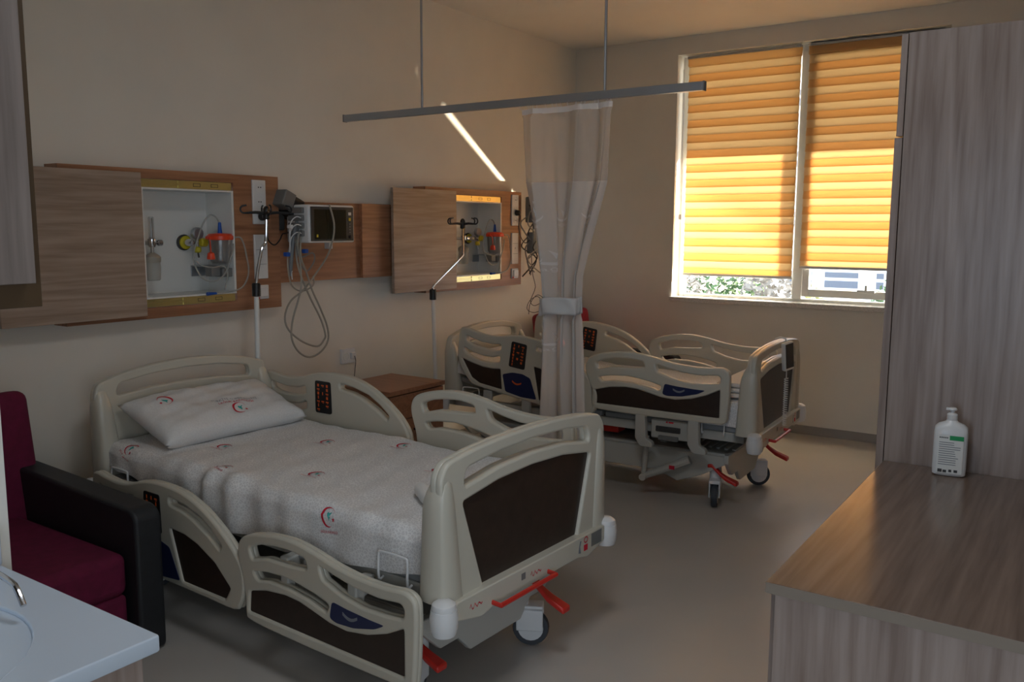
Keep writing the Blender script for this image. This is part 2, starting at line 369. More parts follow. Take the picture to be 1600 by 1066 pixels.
# ------------------------------------------------------------------ head wall units
def headwall(y0, y1, door0, door1, gas, label, dlabel, idx):
    t = thing('headwall_unit', label, 'wall unit', (0, y0, 1.072), 0, 'wooden medical gas panels on the head wall')
    H = .68; D = .10; g0, g1 = gas[0]-y0, gas[1]-y0; gz0, gz1 = 1.122-1.072, 1.71-1.072
    f = B().box(0, D, 0, g0, 0, H).box(0, D, g1, y1-y0, 0, H).box(0, D, g0, g1, 0, gz0).box(0, D, g0, g1, gz1, H)
    f.obj('wood_panel', 'woodW', t, 0, smooth=0, fix=False)
    # recessed enamel box
    iz0, iz1 = 1.170-1.072, 1.662-1.072; a, b_ = g0+.004, g1-.004
    q = B().box(-.105, -.10, a, b_, iz0, iz1).box(-.10, D+.003, a, a+.008, iz0, iz1).box(-.10, D+.003, b_-.012, b_, iz0, iz1).box(-.10, D+.003, a, b_, iz0-.008, iz0).box(-.10, D+.003, a, b_, iz1, iz1+.008)
    q.obj('recess_box', 'steelw', t, 0, smooth=0, fix=False)
    for z0, z1 in ((gz0+.002, iz0-.009), (iz1+.009, gz1-.002)):
        r = B().box(D-.03, D-.005, g0, g1-.01, z0, z1).box(D-.005, D-.001, g0+.20, g1-.012, z0+.002, z1-.002)
        r.box(D-.006, D+.002, g0, g0+.20, (z0+z1)/2-.004, (z0+z1)/2+.004)
        zc = (z0+z1)/2
        for yc in (g0+.30, g0+.40):
            r.box(D-.001, D, yc-.02, yc+.02, zc+.006, zc+.008, 1).box(D-.001, D, yc-.02, yc+.02, zc-.008, zc-.006, 1).box(D-.001, D, yc-.02, yc-.018, zc-.008, zc+.008, 1).box(D-.001, D, yc+.018, yc+.02, zc-.008, zc+.008, 1)
        r.obj('slide_rail', ['brass', 'darkgrey'], t, 0)
    dd = B().box(D+.012, D+.032, door0-y0, door1-y0, .018, H-.02); dr = dd.obj('sliding_door', 'woodL', t, .001); dr['label'] = dlabel
    B().box(D-.01, D+.013, door0-y0+.05, door1-y0-.02, .034, .05).box(D-.01, D+.013, door0-y0+.05, door1-y0-.02, H-.05, H-.036).obj('door_runner', 'alu', t)
    # socket strips
    sy = y1-y0-.175 if idx == 0 else y1-y0-.135
    for z0, z1, kind in ((.435, .658, 's'), (.155, .382, 'n'), (.05, .122, 'c')):
        pl = bx('socket_plate', 'white', D, D+.012, sy, sy+.083, z0, z1, t, .003)
        if kind == 's':
            for zc in (z1-.037, z1-.11, z1-.185):
                B().lathe([(.024, 0), (.026, .003), (.021, .004), (.020, .0015)], (D+.012, sy+.042, zc), 20, 0, 'X').obj('socket', 'white', pl)
                B().box(D+.0135, D+.0145, sy+.032, sy+.038, zc-.003, zc+.003).box(D+.0135, D+.0145, sy+.046, sy+.052, zc-.003, zc+.003).obj('socket_hole', 'black', pl)
        elif kind == 'n':
            B().box(D+.012, D+.0128, sy+.01, sy+.073, z1-.078, z1-.076).box(D+.012, D+.0128, sy+.01, sy+.073, z0+.074, z0+.076).box(D+.012, D+.013, sy+.038, sy+.043, z1-.118, z1-.105).obj('plate_seam', 'greyp', pl)
        else:
            B().box(D+.012, D+.022, sy+.012, sy+.072, z0+.012, z1-.012).obj('call_switch', 'white', pl, .004)
            B().box(D+.012, D+.018, sy+.004, sy+.02, z0+.002, z0+.012).obj('call_button', 'red', pl, .002)
    return t, sy
hw1, sy1 = headwall(1.965, 3.13, 1.686, 2.323, GY[0], 'wooden gas and socket panel with recess behind the nearer bed', 'pale oak sliding door', 0)
hw2, sy2 = headwall(4.325, 5.43, 3.988, 4.608, GY[1], 'wooden gas and socket panel with recess behind the farther bed', 'pale oak sliding door', 1)
t = thing('ceiling_panel', 'square white ceiling light panel above the walkway', 'ceiling light', (2.85, 1.5, HC))
B().box(-.30, .30, -.30, .30, -.03, 0).obj('panel_frame', 'white', t, .002)
B().box(-.285, .285, -.285, .285, -.033, -.029).obj('diffuser', 'lit', t)
# connecting trunking board
t = thing('trunking_board', 'low brown wooden board joining the two gas panels behind the monitor', 'board', (.001, 3.135, 1.195))
B().box(0, .05, 0, .64, 0, .435).obj('board_section', 'woodW', t, .001)
B().box(0, .075, .64, 1.185, 0, .435).obj('board_section', 'woodW', t, .001)

# medical equipment in the recesses
def flowmeter(y, z, label):
    t = thing('oxygen_flowmeter', label, 'flowmeter', (-.095, y, z), 0, 'oxygen flowmeters in the wall recesses')
    B().lathe([(.032, -.003), (.034, .01), (.026, .016), (.018, .02), (.018, .035), (.012, .04)], (0, -.035, 0), 18, 0, 'X').obj('gas_outlet', 'darkgrey', t)
    b_ = B().tube([(.03, -.035, 0), (.06, -.02, 0), (.10, 0, 0)], .011, 10).lathe([(.014, -.02), (.018, -.01), (.018, .018), (.012, .025)], (.10, 0, 0), 12)
    b_.lathe([(.010, .0), (.015, .004), (.015, .022), (.010, .026)], (.10, .028, 0), 12, 0, 'Y').tube([(.10, 0, 0), (.10, .03, 0)], .006, 8)
    b_.tube([(.10, 0, -.02), (.10, 0, -.055)], .008, 8).obj('valve', 'chrome', t)
    B().lathe([(.013, .02), (.013, .118), (.010, .122)], (.10, 0, 0), 14).obj('flow_tube', 'clear', t)
    B().lathe([(.004, .02), (.004, .115)], (.104, 0, 0), 8).obj('flow_scale', 'woodE', t)
    B().lathe([(.010, -.045), (.030, -.058), (.037, -.066), (.037, -.085), (.034, -.092)], (.10, 0, 0), 20).obj('bottle_cap', 'cable', t)
    B().lathe([(.033, -.088), (.035, -.12), (.032, -.17), (.028, -.176)], (.10, 0, 0), 20).obj('humidifier_bottle', 'fluid', t)
    B().tube([(.10, 0, -.09), (.10, 0, -.165)], .005, 8).obj('dip_tube', 'white', t)
    return t
flowmeter(2.445, 1.417, 'oxygen flowmeter with humidifier bottle in the nearer recess')
flowmeter(4.85, 1.417, 'oxygen flowmeter with humidifier bottle in the farther recess')
def vacuum(y, z, label):
    t = thing('vacuum_regulator', label, 'regulator', (-.095, y, z), 0, 'yellow vacuum regulators in the wall recesses')
    B().lathe([(.038, -.003), (.040, .008), (.028, .012)], (0, 0, 0), 20, 0, 'X').obj('gas_outlet', 'darkgrey', t)
    B().lathe([(.031, .010), (.033, .022), (.022, .024), (.020, .024)], (0, 0, 0), 20, 0, 'X').obj('outlet_ring', 'yellow', t)
    B().lathe([(.018, .02), (.018, .06), (.012, .075)], (0, 0, 0), 14, 0, 'X').tube([(.06, 0, 0), (.07, .03, 0), (.07, .03, -.05)], .009, 8).tube([(.07, .03, -.045), (.075, .032, -.075)], .005, 6).obj('body', 'chrome', t)
    B().lathe([(.028, -.012), (.030, -.005), (.030, .012), (.026, .016)], (.07, .03, .045), 18, 0, 'X').tube([(.07, .03, .02), (.07, .03, 0)], .008, 8).obj('gauge', 'alu', t)
    B().lathe([(.017, 0), (.022, .006), (.022, .035), (.016, .04)], (.07, .045, 0), 8, 0, 'Y').lathe([(.012, -.03), (.018, -.024), (.018, -.006), (.012, 0)], (.07, .03, -.02), 8).obj('knob', 'yellow', t)
    return t
vacuum(2.685, 1.415, 'yellow vacuum regulator in the nearer recess beside its red lidded jar')
vacuum(5.025, 1.415, 'yellow vacuum regulator in the farther recess beside its red lidded jar')
def tubes(y0):  # relative coords y,z from the nearer jar
    dy = y0-2.77
    return dy
def jar(y, label, tl, mirror=1):
    t = thing('suction_jar', label, 'suction jar', (.055, y, 1.30), 0, 'red lidded suction jars in the wall recesses')
    B().box(-.15, -.02, -.07, .045, -.005, 0).box(-.15, -.145, -.07, .045, -.055, 0).obj('jar_shelf', 'alu', t, .002)
    B().lathe([(.040, .008), (.050, .022), (.056, .11), (.058, .135), (.056, .135), (.054, .11), (.048, .026), (.038, .014)], (0, 0, 0), 28).obj('jar', 'clear', t)
    B().lathe([(.062, .128), (.065, .132), (.065, .148), (.060, .152), (.055, .158), (.02, .162), (.0, .162)], (0, 0, 0), 28).box(-.012, .012, -.078, -.06, .132, .146).box(-.012, .012, .06, .078, .132, .146).obj('jar_lid', 'redlid', t, .001)
    B().lathe([(.018, 0), (.020, .006), (.016, .03), (.006, .036)], (.05, -.095, .035), 12).tube([(.05, -.095, .07), (.05, -.097, .12), (.03, -.085, .135)], .003, 6).obj('stopper', 'redlid', t)
    B().lathe([(.012, .16), (.010, .18), (.007, .215)], (0, 0, 0), 12).obj('hose_connector', 'blue', t)
    B().box(-.02, .03, -.08, -.03, -.05, -.002).box(-.03, .035, -.02, .055, -.055, -.012).obj('bracket', 'midgrey', t, .003)
    P = [(0, 0, .21), (0, -.02, .24), (0, -.055, .249), (0, -.095, .21), (0, -.127, .141), (.01, -.16, .08), (.03, -.179, .03), (.05, -.179, -.01), (.055, -.152, -.053), (.06, -.103, -.072), (.06, -.051, -.057), (.06, -.013, -.02), (.065, .023, .075), (.06, .031, .11)]
    h = B().tube(sm([(a, b_*mirror, c) for a, b_, c in P], 4, False), .0042, 6)
    P2 = [(.05, .05, .14), (.06, .075, .14), (.065, .09, .11), (.065, .102, .064), (.06, .12, -.034), (.06, .084, -.103), (.06, .019, -.126), (.06, -.08, -.131)]
    h.tube(sm([(a, b_*mirror, c) for a, b_, c in P2], 4, False), .0045, 6)
    P3 = [(.02, -.165, .032), (.03, -.132, .006), (.04, -.077, -.005), (.045, -.02, .002), (.05, -.001, -.042), (.055, -.026, -.115)]
    h.tube(sm(P3, 4, False), .004, 6).obj('hose', 'fluid', t)
    B().tube([(.06, -.08*mirror, -.131), (.06, -.134*mirror, -.131)], [.006, .009], 8).obj('hose_tip', 'blue', t)
    return t
jar(2.79, 'clear suction jar with red lid and blue connector in the nearer recess', 0)
jar(5.155, 'clear suction jar with red lid and blue connector in the farther recess', 0)
# plug and black lead in the nearer socket strip
def plug(y, z, label, P):
    t = thing('power_plug', label, 'plug', (.115, y, z), 0, 'black plugs in the socket strips')
    B().lathe([(.019, 0), (.021, .008), (.018, .028), (.010, .034)], (0, 0, 0), 14, 0, 'X').obj('plug_body', 'black', t)
    B().tube(sm(P, 4, False), .0035, 6).obj('lead', 'black', t)
    return t
plug(3.0, 1.545, 'black plug with curling lead in socket strip behind the nearer drip pole', [(.03, 0, -.005), (.036, .0, -.03), (.03, .01, -.09), (.02, .03, -.125), (.015, .07, -.145), (.02, .10, -.12), (.03, .11, -.09), (.03, .13, -.085), (.06, .19, -.075)])
plug(5.34, 1.60, 'black plug with trailing lead in socket strip beside the curtain', [(.03, 0, -.005), (.036, .0, -.03), (.03, -.01, -.09), (.02, .03, -.17), (.02, .09, -.22), (.04, .12, -.2)])

# ------------------------------------------------------------------ patient monitor and cables
t = thing('patient_monitor', 'grey patient monitor with dark screen mounted between the two gas panels', 'monitor', (.28, 3.17, 1.41))
B().box(-.17, 0, 0, .335, 0, .20).obj('housing', 'white', t, .012, seg=3)
B().box(-.21, -.17, .05, .285, .03, .17).obj('rear_cover', 'midgrey', t, .01)
B().box(-.002, .004, .012, .323, .01, .19).obj('front_bezel', 'darkgrey', t, .003)
B().box(.003, .006, .035, .265, .02, .175).obj('screen', 'screen', t)
g = B()
for z, c, w_ in ((.155, 0, .010), (.125, 1, .007)): g.box(.0035, .006, .293-w_, .293+w_, z-.008, z+.008, c)
for z in (.10, .085, .07, .055): g.box(.0035, .006, .289, .297, z-.003, z+.003, 2)
g.lathe([(.011, .004), (.011, .012), (.008, .014)], (0, .293, .03), 16, 3, 'X').box(.0035, .0062, .048, .06, .03, .045, 1)
g.obj('buttons', ['white', 'yellow', 'greyp', 'black'], t)
k_ = B()
for i in range(4): k_.box(-.14, -.03, -.016, 0, .035+.04*i, .065+.04*i)
k_.obj('lead_sockets', 'midgrey', t, .004)
B().box(-.28, -.16, .13, .20, .07, .13).obj('mount_arm', 'darkgrey', t, .005)
B().box(-.12, -.08, .22, .245, -.035, 0).obj('lower_clip', 'white', t, .003)
t = thing('power_adapter', 'dark grey tilted adapter box hung beside the monitor', 'adapter', (.06, 3.12, 1.60), R(0))
T = Matrix.Translation((.06, 0, .035)) @ Euler((R(-24), 0, 0)).to_matrix().to_4x4()
B().box(-.055, .055, -.02, .055, -.035, .05, 0, T).obj('case', 'midgrey', t, .005)
B().box(-.055, .05, .055, .125, -.06, .045, 0, T).obj('cover', 'black', t, .006)
B().box(-.05, .04, -.05, .05, -.125, -.03).obj('bracket', 'darkgrey', t, .006)
cyc = lambda L, x: [(x+.012*((i*7) % 3-1), y, z) for i, (y, z) in enumerate(L)]
A_ = [(3.303, 1.611), (3.322, 1.489), (3.306, 1.356), (3.277, 1.243), (3.181, 1.166), (3.077, 1.112), (3.056, 1.032), (3.068, 0.961), (3.147, 0.893), (3.277, 0.851), (3.316, 0.885), (3.313, 0.918), (3.303, 1.001), (3.22, 1.123), (3.147, 1.249), (3.145, 1.339), (3.138, 1.429)]
B_ = [(3.17, 1.479), (3.15, 1.389), (3.143, 1.329), (3.202, 1.246), (3.222, 1.164), (3.269, 1.058), (3.337, 0.956), (3.33, 0.883), (3.268, 0.828), (3.206, 0.801), (3.116, 0.844), (3.063, 0.922), (3.094, 1.009), (3.127, 1.118), (3.138, 1.189), (3.157, 1.308), (3.131, 1.409), (3.135, 1.469)]
D_ = [(3.191, 1.509), (3.152, 1.449), (3.15, 1.339), (3.267, 1.356), (3.268, 1.315), (3.201, 1.262), (3.171, 1.308)]
E_ = [(3.136, 1.429), (3.096, 1.35), (3.083, 1.272), (3.127, 1.189), (3.181, 1.156), (3.252, 1.183), (3.279, 1.232)]
F_ = [(3.186, 1.539), (3.146, 1.479), (3.112, 1.37), (3.116, 1.239)]
t = thing('monitor_cables', 'bundle of looped grey patient leads hanging under the monitor', 'cables', (.2, 3.17, 1.4))
def rel(P, o): return [(a-o[0], b_-o[1], c-o[2]) for a, b_, c in P]
for L, x, r_, mt, nm in ((A_, .22, .0052, 'cable', 'long_lead'), (B_, .235, .0052, 'cable', 'long_lead'), (D_, .21, .004, 'cableg', 'short_lead'), (E_, .20, .004, 'cable', 'short_lead'), (F_, .20, .011, 'cableg', 'hose')):
    P = cyc(L, x)
    if nm == 'long_lead' and L is A_: P[0] = (.30, 3.30, 1.611); P[1] = (.31, 3.322, 1.489); P[2] = (.28, 3.306, 1.356)
    B().tube(sm(rel(P, (.2, 3.17, 1.4)), 5, False), r_, 7).obj(nm, mt, t)
for z, y in ((1.54, 3.155), (1.50, 3.155), (1.46, 3.155)):
    B().tube(sm(rel([(.24, y, z), (.235, 3.125, z+.005), (.22, 3.10, z-.03), (.205, 3.105, z-.12), (.2, 3.12, z-.24)], (.2, 3.17, 1.4)), 4, False), .003, 6).obj('sensor_lead', 'white', t)
for y, z in ((3.075, 1.352), (3.20, 1.366)):
    B().box(.0, .03, y-3.17-.012, y-3.17+.012, z-1.4-.01, z-1.4+.012).obj('lead_connector', 'blue', t, .004)
B().box(.0, .03, 3.092-3.17, 3.112-3.17, .085, .105).obj('lead_connector', 'white', t, .004)['label'] = 'white lead connector'
# cable cluster beside the farther panel
t = thing('hanging_cables', 'tangle of grey leads hanging from the farther panel behind the curtain', 'cables', (.12, 5.47, 1.4))
random.seed(3)
for i in range(5):
    P = [(.02+random.uniform(0, .04), random.uniform(-.04, .06), .30-.04*i)]
    for k in range(6): P.append((.03+random.uniform(-.02, .05), random.uniform(-.10, .10), .2-.09*k+random.uniform(-.03, .03)))
    B().tube(sm(P, 5, False), .005, 6).obj('lead', ('cableg', 'black', 'cable', 'cableg', 'darkgrey')[i], t)
B().box(.0, .07, -.02, .10, .13, .32).obj('adapter_box', 'midgrey', t, .01)
B().box(.0, .06, .0, .09, -.10, .06).obj('adapter_box', 'cableg', t, .01)
P = [(0, .07, -.1), (0, .09, -.25), (.0, .13, -.36), (-.01, .08, -.46), (0, .12, -.50), (.02, .19, -.47), (.01, .14, -.43), (0, .05, -.46), (0, .02, -.52), (.01, .10, -.55), (.02, .2, -.53), (.01, .24, -.46), (0, .16, -.42), (0, .06, -.48), (0, .04, -.56)]
B().tube(sm(P, 5, False), .0025, 6).obj('thin_wire', 'darkgrey', t)

# wall outlet with plug
t = thing('wall_outlet', 'white wall socket with small plug between the beds', 'socket', (0, 3.70, .73))
B().box(0, .02, -.055, .055, -.045, .045).obj('outlet_plate', 'white', t, .004)
B().lathe([(.024, .0195), (.024, .0225), (.021, .0225), (.019, .0205)], (0, -.022, 0), 18, 0, 'X').obj('outlet_face', 'steelw', t)
B().box(.02, .04, .01, .045, -.02, .02).obj('plug_body', 'white', t, .004)
B().tube(sm([(.04, .028, -.0), (.05, .028, -.03), (.05, .02, -.08), (.06, .0, -.14)], 4, False), .002, 6).obj('lead', 'darkgrey', t)

# ------------------------------------------------------------------ nightstand
t = thing('nightstand', 'brown wooden bedside cabinet between the two beds', 'nightstand', (.12, 3.48, 0))
B().box(0, .425, 0, .48, .575, .60).obj('top', 'woodN', t, .002)
B().box(.01, .40, .01, .47, .04, .572).obj('cabinet_body', 'woodN', t)
B().box(.40, .418, .01, .47, .43, .568).obj('drawer', 'woodN', t, .001)
dn = B().box(.40, .418, .01, .47, .06, .425).obj('door', 'woodN', t, .001)
for z in (.50, .36): B().box(.418, .434, .20, .28, z-.006, z+.006).obj('handle', 'black', t, .002)
for x in (.04, .36):
    for y in (.05, .43): B().lathe([(.012, .0), (.02, .02), (.012, .04)], (x, y, 0), 10).obj('castor', 'black', t)

# ------------------------------------------------------------------ beds
HR = [(.05, .70), (.055, .775), (.085, .793), (.147, .786), (.232, .779), (.316, .786), (.378, .804), (.459, .821), (.556, .827), (.67, .819), (.761, .795), (.849, .755), (.936, .699), (.99, .650), (1.02, .60), (1.022, .53), (1.0, .48), (.962, .452), (.80, .452), (.60, .452), (.40, .452), (.23, .456), (.17, .47), (.075, .57)]
HR_SLOTS = [[(.105, .748), (.14, .738), (.22, .728), (.30, .732), (.355, .745), (.36, .712), (.30, .697), (.22, .695), (.15, .70), (.11, .712)],
            [(.098, .672), (.16, .653), (.24, .648), (.31, .655), (.36, .675), (.362, .64), (.31, .622), (.24, .615), (.16, .625), (.105, .645)],
            [(.593, .785), (.687, .773), (.778, .751), (.849, .714), (.905, .672), (.895, .65), (.83, .690), (.741, .730), (.668, .750), (.593, .757)]]
HR_BROWN = [[(.095, .60), (.16, .588), (.25, .580), (.32, .585), (.372, .597), (.40, .478), (.24, .478), (.18, .50)],
            [(.595, .665), (.68, .66), (.76, .64), (.86, .595), (.945, .525), (.915, .478), (.66, .478)]]
HR_BLUE = [(.395, .572), (.46, .598), (.53, .605), (.585, .592), (.645, .478), (.54, .468), (.43, .474)]
HR_BLACK = [(.43, .782), (.535, .782), (.54, .632), (.43, .63)]
# foot rail in its lowered reading, shifted when raised
FR = [(1.12, .185), (1.118, .25), (1.108, .308), (1.09, .361), (1.085, .406), (1.105, .447), (1.158, .472), (1.245, .490), (1.333, .498), (1.404, .495), (1.487, .481), (1.588, .460), (1.693, .449), (1.793, .449), (1.86, .455), (1.897, .442), (1.91, .41), (1.909, .317), (1.90, .19), (1.885, .165), (1.86, .158), (1.70, .155), (1.45, .155), (1.25, .158), (1.14, .165)]
FR_SLOTS = [[(1.15, .425), (1.21, .447), (1.283, .458), (1.36, .461), (1.433, .452), (1.443, .42), (1.36, .412), (1.24, .408), (1.162, .387)],
            [(1.168, .345), (1.237, .358), (1.33, .364), (1.40, .357), (1.482, .344), (1.541, .328), (1.529, .301), (1.45, .320), (1.35, .332), (1.25, .333), (1.19, .32)],
            [(1.50, .446), (1.573, .427), (1.657, .412), (1.759, .406), (1.85, .414), (1.863, .40), (1.859, .371), (1.791, .364), (1.691, .361), (1.60, .376), (1.513, .405)]]
FR_BROWN = [[(1.147, .270), (1.233, .292), (1.33, .302), (1.40, .298), (1.47, .283), (1.54, .267), (1.618, .262), (1.709, .277), (1.79, .304), (1.86, .340), (1.86, .192), (1.139, .196)]]
FR_BLUE = [(1.559, .345), (1.627, .337), (1.724, .331), (1.785, .33), (1.744, .308), (1.654, .285), (1.576, .280), (1.547, .288)]
def rail(parent, name, side, outer, slots, browns, fn2, blue=None, blackp=None, w0=.47):
    """side -1 near, +1 far; fn2 moves the (u, z) outline; outer face points away from the mattress"""
    def fn(a, b_, c): u_, z_ = fn2(a, b_); return (u_, side*(w0+c), z_)
    o2 = sm(outer, 3); sl = [rnd(s_, .012, 3) for s_ in slots]
    v1, f1 = plate(o2, sl, .022, .009); v2, f2 = plate(o2, sl+[rnd(x, .006, 2) for x in browns], .022, .009)
    bd = B(); bd.add([fn(a, b_, c-.008) for a, b_, c in v1], f1); bd.add([fn(a, b_, c+.008) for a, b_, c in v2], f2)
    r_ = bd.obj(name, 'cream', parent, smooth=50)
    for x in browns:
        B().prism(rnd(x, .006, 2), fn, .0, .012).obj('brown_inlay', 'brown', r_)
    if blue:
        B().prism(rnd(blue, .012, 3), fn, .012, .0205).obj('navy_label', 'navy', r_)
        cx = sum(p[0] for p in blue)/len(blue); cz = sum(p[1] for p in blue)/len(blue); q = B()
        P = [(cx-.045+.008*i, cz+.012-.012*sin(PI*i/8)) for i in range(9)]
        q.prism(P+[(a, b_-.010) for a, b_ in P[::-1]], fn, .0205, .0212, 1 if blackp else 0)
        q.obj('angle_gauge', ['greyp', 'orange'], r_)
    if blackp:
        B().prism(rnd(blackp, .012, 3), fn, .012, .0215).obj('control_panel', 'black', r_)
        B().prism(rnd([(a, b_) for a, b_ in blackp], .012, 3), fn, -.0225, -.012).obj('control_panel', 'black', r_)
        x0 = min(p[0] for p in blackp); x1 = max(p[0] for p in blackp); z0 = min(p[1] for p in blackp); z1 = max(p[1] for p in blackp)
        q = B(); random.seed(5)
        for sgn, c0 in ((1, .0215), (-1, -.0232)):
            for i in range(3):
                for k in range(7):
                    xc = x0+.022+i*.030; zc = z1-.02-k*.019
                    if i == 1 and k % 2: continue
                    if k > 5 and i != 0: continue
                    wq, hq = random.choice(((.009, .003), (.006, .006), (.003, .007)))
                    q.prism([(xc-wq, zc-hq), (xc+wq, zc-hq), (xc+wq, zc+hq), (xc-wq, zc+hq)], fn, c0, c0+.0007)
                    q.prism([(xc-wq*.3, zc-.0075), (xc+wq*.8, zc-.0075), (xc+wq*.8, zc-.006), (xc-wq*.3, zc-.006)], fn, c0, c0+.0007)
        q.obj('control_icons', 'orange', r_)
    # sun-bright nibs on the upper rim
    return r_
def end_board(parent, name, u0, top, bot, slot, brown, thick, outdir, dz=0, col=.075):
    def fn(a, b_, c): return (u0+outdir*c+(b_-.6)*outdir*-.02, a, b_+dz)
    out = rnd(top+bot, .045, 5)
    v1, f1 = plate(out, [rnd(slot, .018, 4)], thick*.5, .008)
    v2, f2 = plate(out, [rnd(slot, .018, 4)]+([rnd(brown, .012, 3)] if brown else []), thick*.5, .008)
    bd = B(); bd.add([fn(a, b_, c-thick*.2) for a, b_, c in v1], f1); bd.add([fn(a, b_, c+thick*.2) for a, b_, c in v2], f2)
    # thick side columns, wider at the foot
    for s_ in (-1, 1):
        xo = max(p[0] for p in bot+top); zt = .80 if brown else .83; zb = min(p[1] for p in bot)
        V = []; n = 14
        for k in range(n+1):
            t_ = k/n; z = zb+(zt-zb)*t_; q_ = max(0, (t_-.72)/.28)**2
            wi = (.105-.045*t_)*(1-.45*q_); de = (.115-.035*t_)*(1-q_)+.030*q_; xo_ = xo+.006-.024*q_
            cx, cf = s_*(xo_-wi/2), .031-.012*q_-de/2
            for j in range(12):
                a = 2*PI*j/12; ca, sa = cos(a), sin(a)
                V.append(fn(cx+wi/2*math.copysign(abs(ca)**.55, ca), z, cf+de/2*math.copysign(abs(sa)**.55, sa)))
        F = [(k*12+j, k*12+(j+1) % 12, (k+1)*12+(j+1) % 12, (k+1)*12+j) for k in range(n) for j in range(12)]+[tuple(range(12))[::-1], tuple(range(n*12, n*12+12))]
        bd.add(V, F)
    o = bd.obj(name, 'cream', parent, smooth=50)
    if brown: B().prism(rnd(brown, .012, 3), fn, -.002, thick*.2).obj('brown_inlay', 'brown', o)
    return o, fn
def make_bed(label, x, y, th, low, back, dz):
    t = thing('hospital_bed', label, 'hospital bed', (x, y, 0), th, 'motorised hospital beds along the head wall')
    ca, sa = cos(back), sin(back)
    def tilt(u_, z_):   # back section turns about its hinge
        if u_ > .80: return (u_, z_)
        du, d2 = u_-.80, z_-.45; return (.80+du*ca+d2*sa, .45-du*sa+d2*ca)
    def tiltr(u_, z_):
        du, d2 = u_-.85+.05, z_-.47; return (.85+du*ca+d2*sa, .47-du*sa+d2*ca)
    # boards
    FT = [(-.452, .79), (-.42, .832), (-.30, .850), (-.15, .860), (0, .863), (.15, .860), (.30, .850), (.42, .832), (.452, .79)]
    FB_ = [(.44, .415), (-.44, .415)]
    FS = [(-.345, .775), (-.33, .800), (-.18, .817), (0, .823), (.18, .817), (.33, .800), (.345, .775), (.345, .745), (.18, .771), (0, .779), (-.18, .771), (-.345, .745)]
    FBr = [(-.355, .703), (-.18, .729), (0, .737), (.18, .729), (.355, .703), (.265, .418), (-.265, .418)]
    fb, ffn = end_board(t, 'footboard', 1.94, FT, FB_, FS, FBr, .05, 1, dz)
    HT = [(-.435, .80), (-.418, .848), (-.30, .882), (-.15, .903), (0, .910), (.15, .903), (.30, .882), (.418, .848), (.435, .80)]
    HB_ = [(.425, .46), (-.425, .46)]
    HS = [(-.335, .815), (-.32, .838), (-.17, .860), (0, .867), (.17, .860), (.32, .838), (.335, .815), (.335, .785), (.17, .803), (0, .808), (-.17, .803), (-.335, .785)]
    hb, hfn = end_board(t, 'headboard', .03, HT, HB_, HS, None, .045, -1, (0 if dz == 0 else -.03))
    # rails
    if low:
        lo = lambda u_, z_: (u_+.09, z_-.275)
        rail(t, 'head_side_rail', -1, HR, HR_SLOTS, HR_BROWN, lo, HR_BLUE, HR_BLACK, .49)
        rail(t, 'foot_side_rail', -1, FR, FR_SLOTS, FR_BROWN, lambda u_, z_: (u_, z_), FR_BLUE, None, .49)
    else:
        rail(t, 'head_side_rail', -1, HR, HR_SLOTS, HR_BROWN, tiltr, HR_BLUE, HR_BLACK, .46)
        rail(t, 'foot_side_rail', -1, FR, FR_SLOTS, FR_BROWN, lambda u_, z_: (u_-.073, z_+.33), FR_BLUE, None, .46)
    rail(t, 'head_side_rail', 1, HR, HR_SLOTS, HR_BROWN, tiltr if back else (lambda u_, z_: (u_-.03, z_)), HR_BLUE, HR_BLACK, .46)
    rail(t, 'foot_side_rail', 1, FR, FR_SLOTS, FR_BROWN, lambda u_, z_: (u_-.08, z_+.33), FR_BLUE, None, .46)
    # mattress
    def mfn(i, j): pass
    mt = B(); n = 14; prof = rnd([(-.385, .505), (.385, .505), (.385, .585), (-.385, .585)], .03, 3); V = []
    us = [.09+(1.90-.09)*k/n for k in range(n+1)]
    for u_ in us:
        for a, b_ in prof: q = tilt(u_, b_); V.append((q[0], a, q[1]))
    L = len(prof)
    mt.add(V, [(k*L+j, k*L+(j+1) % L, (k+1)*L+(j+1) % L, (k+1)*L+j) for k in range(n) for j in range(L)]+[tuple(range(L)), tuple(range(n*L, (n+1)*L))])
    mt.obj('mattress', 'greyblue', t)
    # deck panels
    for u0, u1 in ((.10, .78), (.82, 1.08), (1.10, 1.88)):
        bd = B(); V = []
        for u_ in (u0, u1):
            for a, b_ in ((-.398, .435), (.398, .435), (.398, .468), (-.398, .468)): q = tilt(u_, b_) if u0 < .5 else (u_, b_); V.append((q[0], a, q[1]))
        bd.add(V, [(0, 1, 2, 3), (4, 5, 6, 7), (0, 1, 5, 4), (1, 2, 6, 5), (2, 3, 7, 6), (3, 0, 4, 7)]).obj('deck_panel', 'greyblue', t, .008)
    # side beams and cross members
    B().box(.06, 1.90, -.40, -.36, .385, .435).box(.06, 1.90, .36, .40, .385, .435).box(.06, .12, -.40, .40, .385, .435).box(1.84, 1.90, -.40, .40, .385, .435).box(.70, .74, -.36, .36, .39, .43).box(1.30, 1.34, -.36, .36, .39, .43).obj('side_frame', 'creamD', t, .004)
    # mattress retainers
    for s_ in (-1, 1):
        for uc in (.20, 1.74):
            w_ = s_*.425; z0 = .425
            B().tube(sm([(uc-.06, w_-.02*s_, z0), (uc-.06, w_, z0), (uc-.06, w_, z0+.075), (uc-.045, w_, z0+.088), (uc+.045, w_, z0+.088), (uc+.06, w_, z0+.075), (uc+.06, w_, z0), (uc+.06, w_-.02*s_, z0)], 3, False), .004, 7).obj('mattress_retainer', 'white', t)
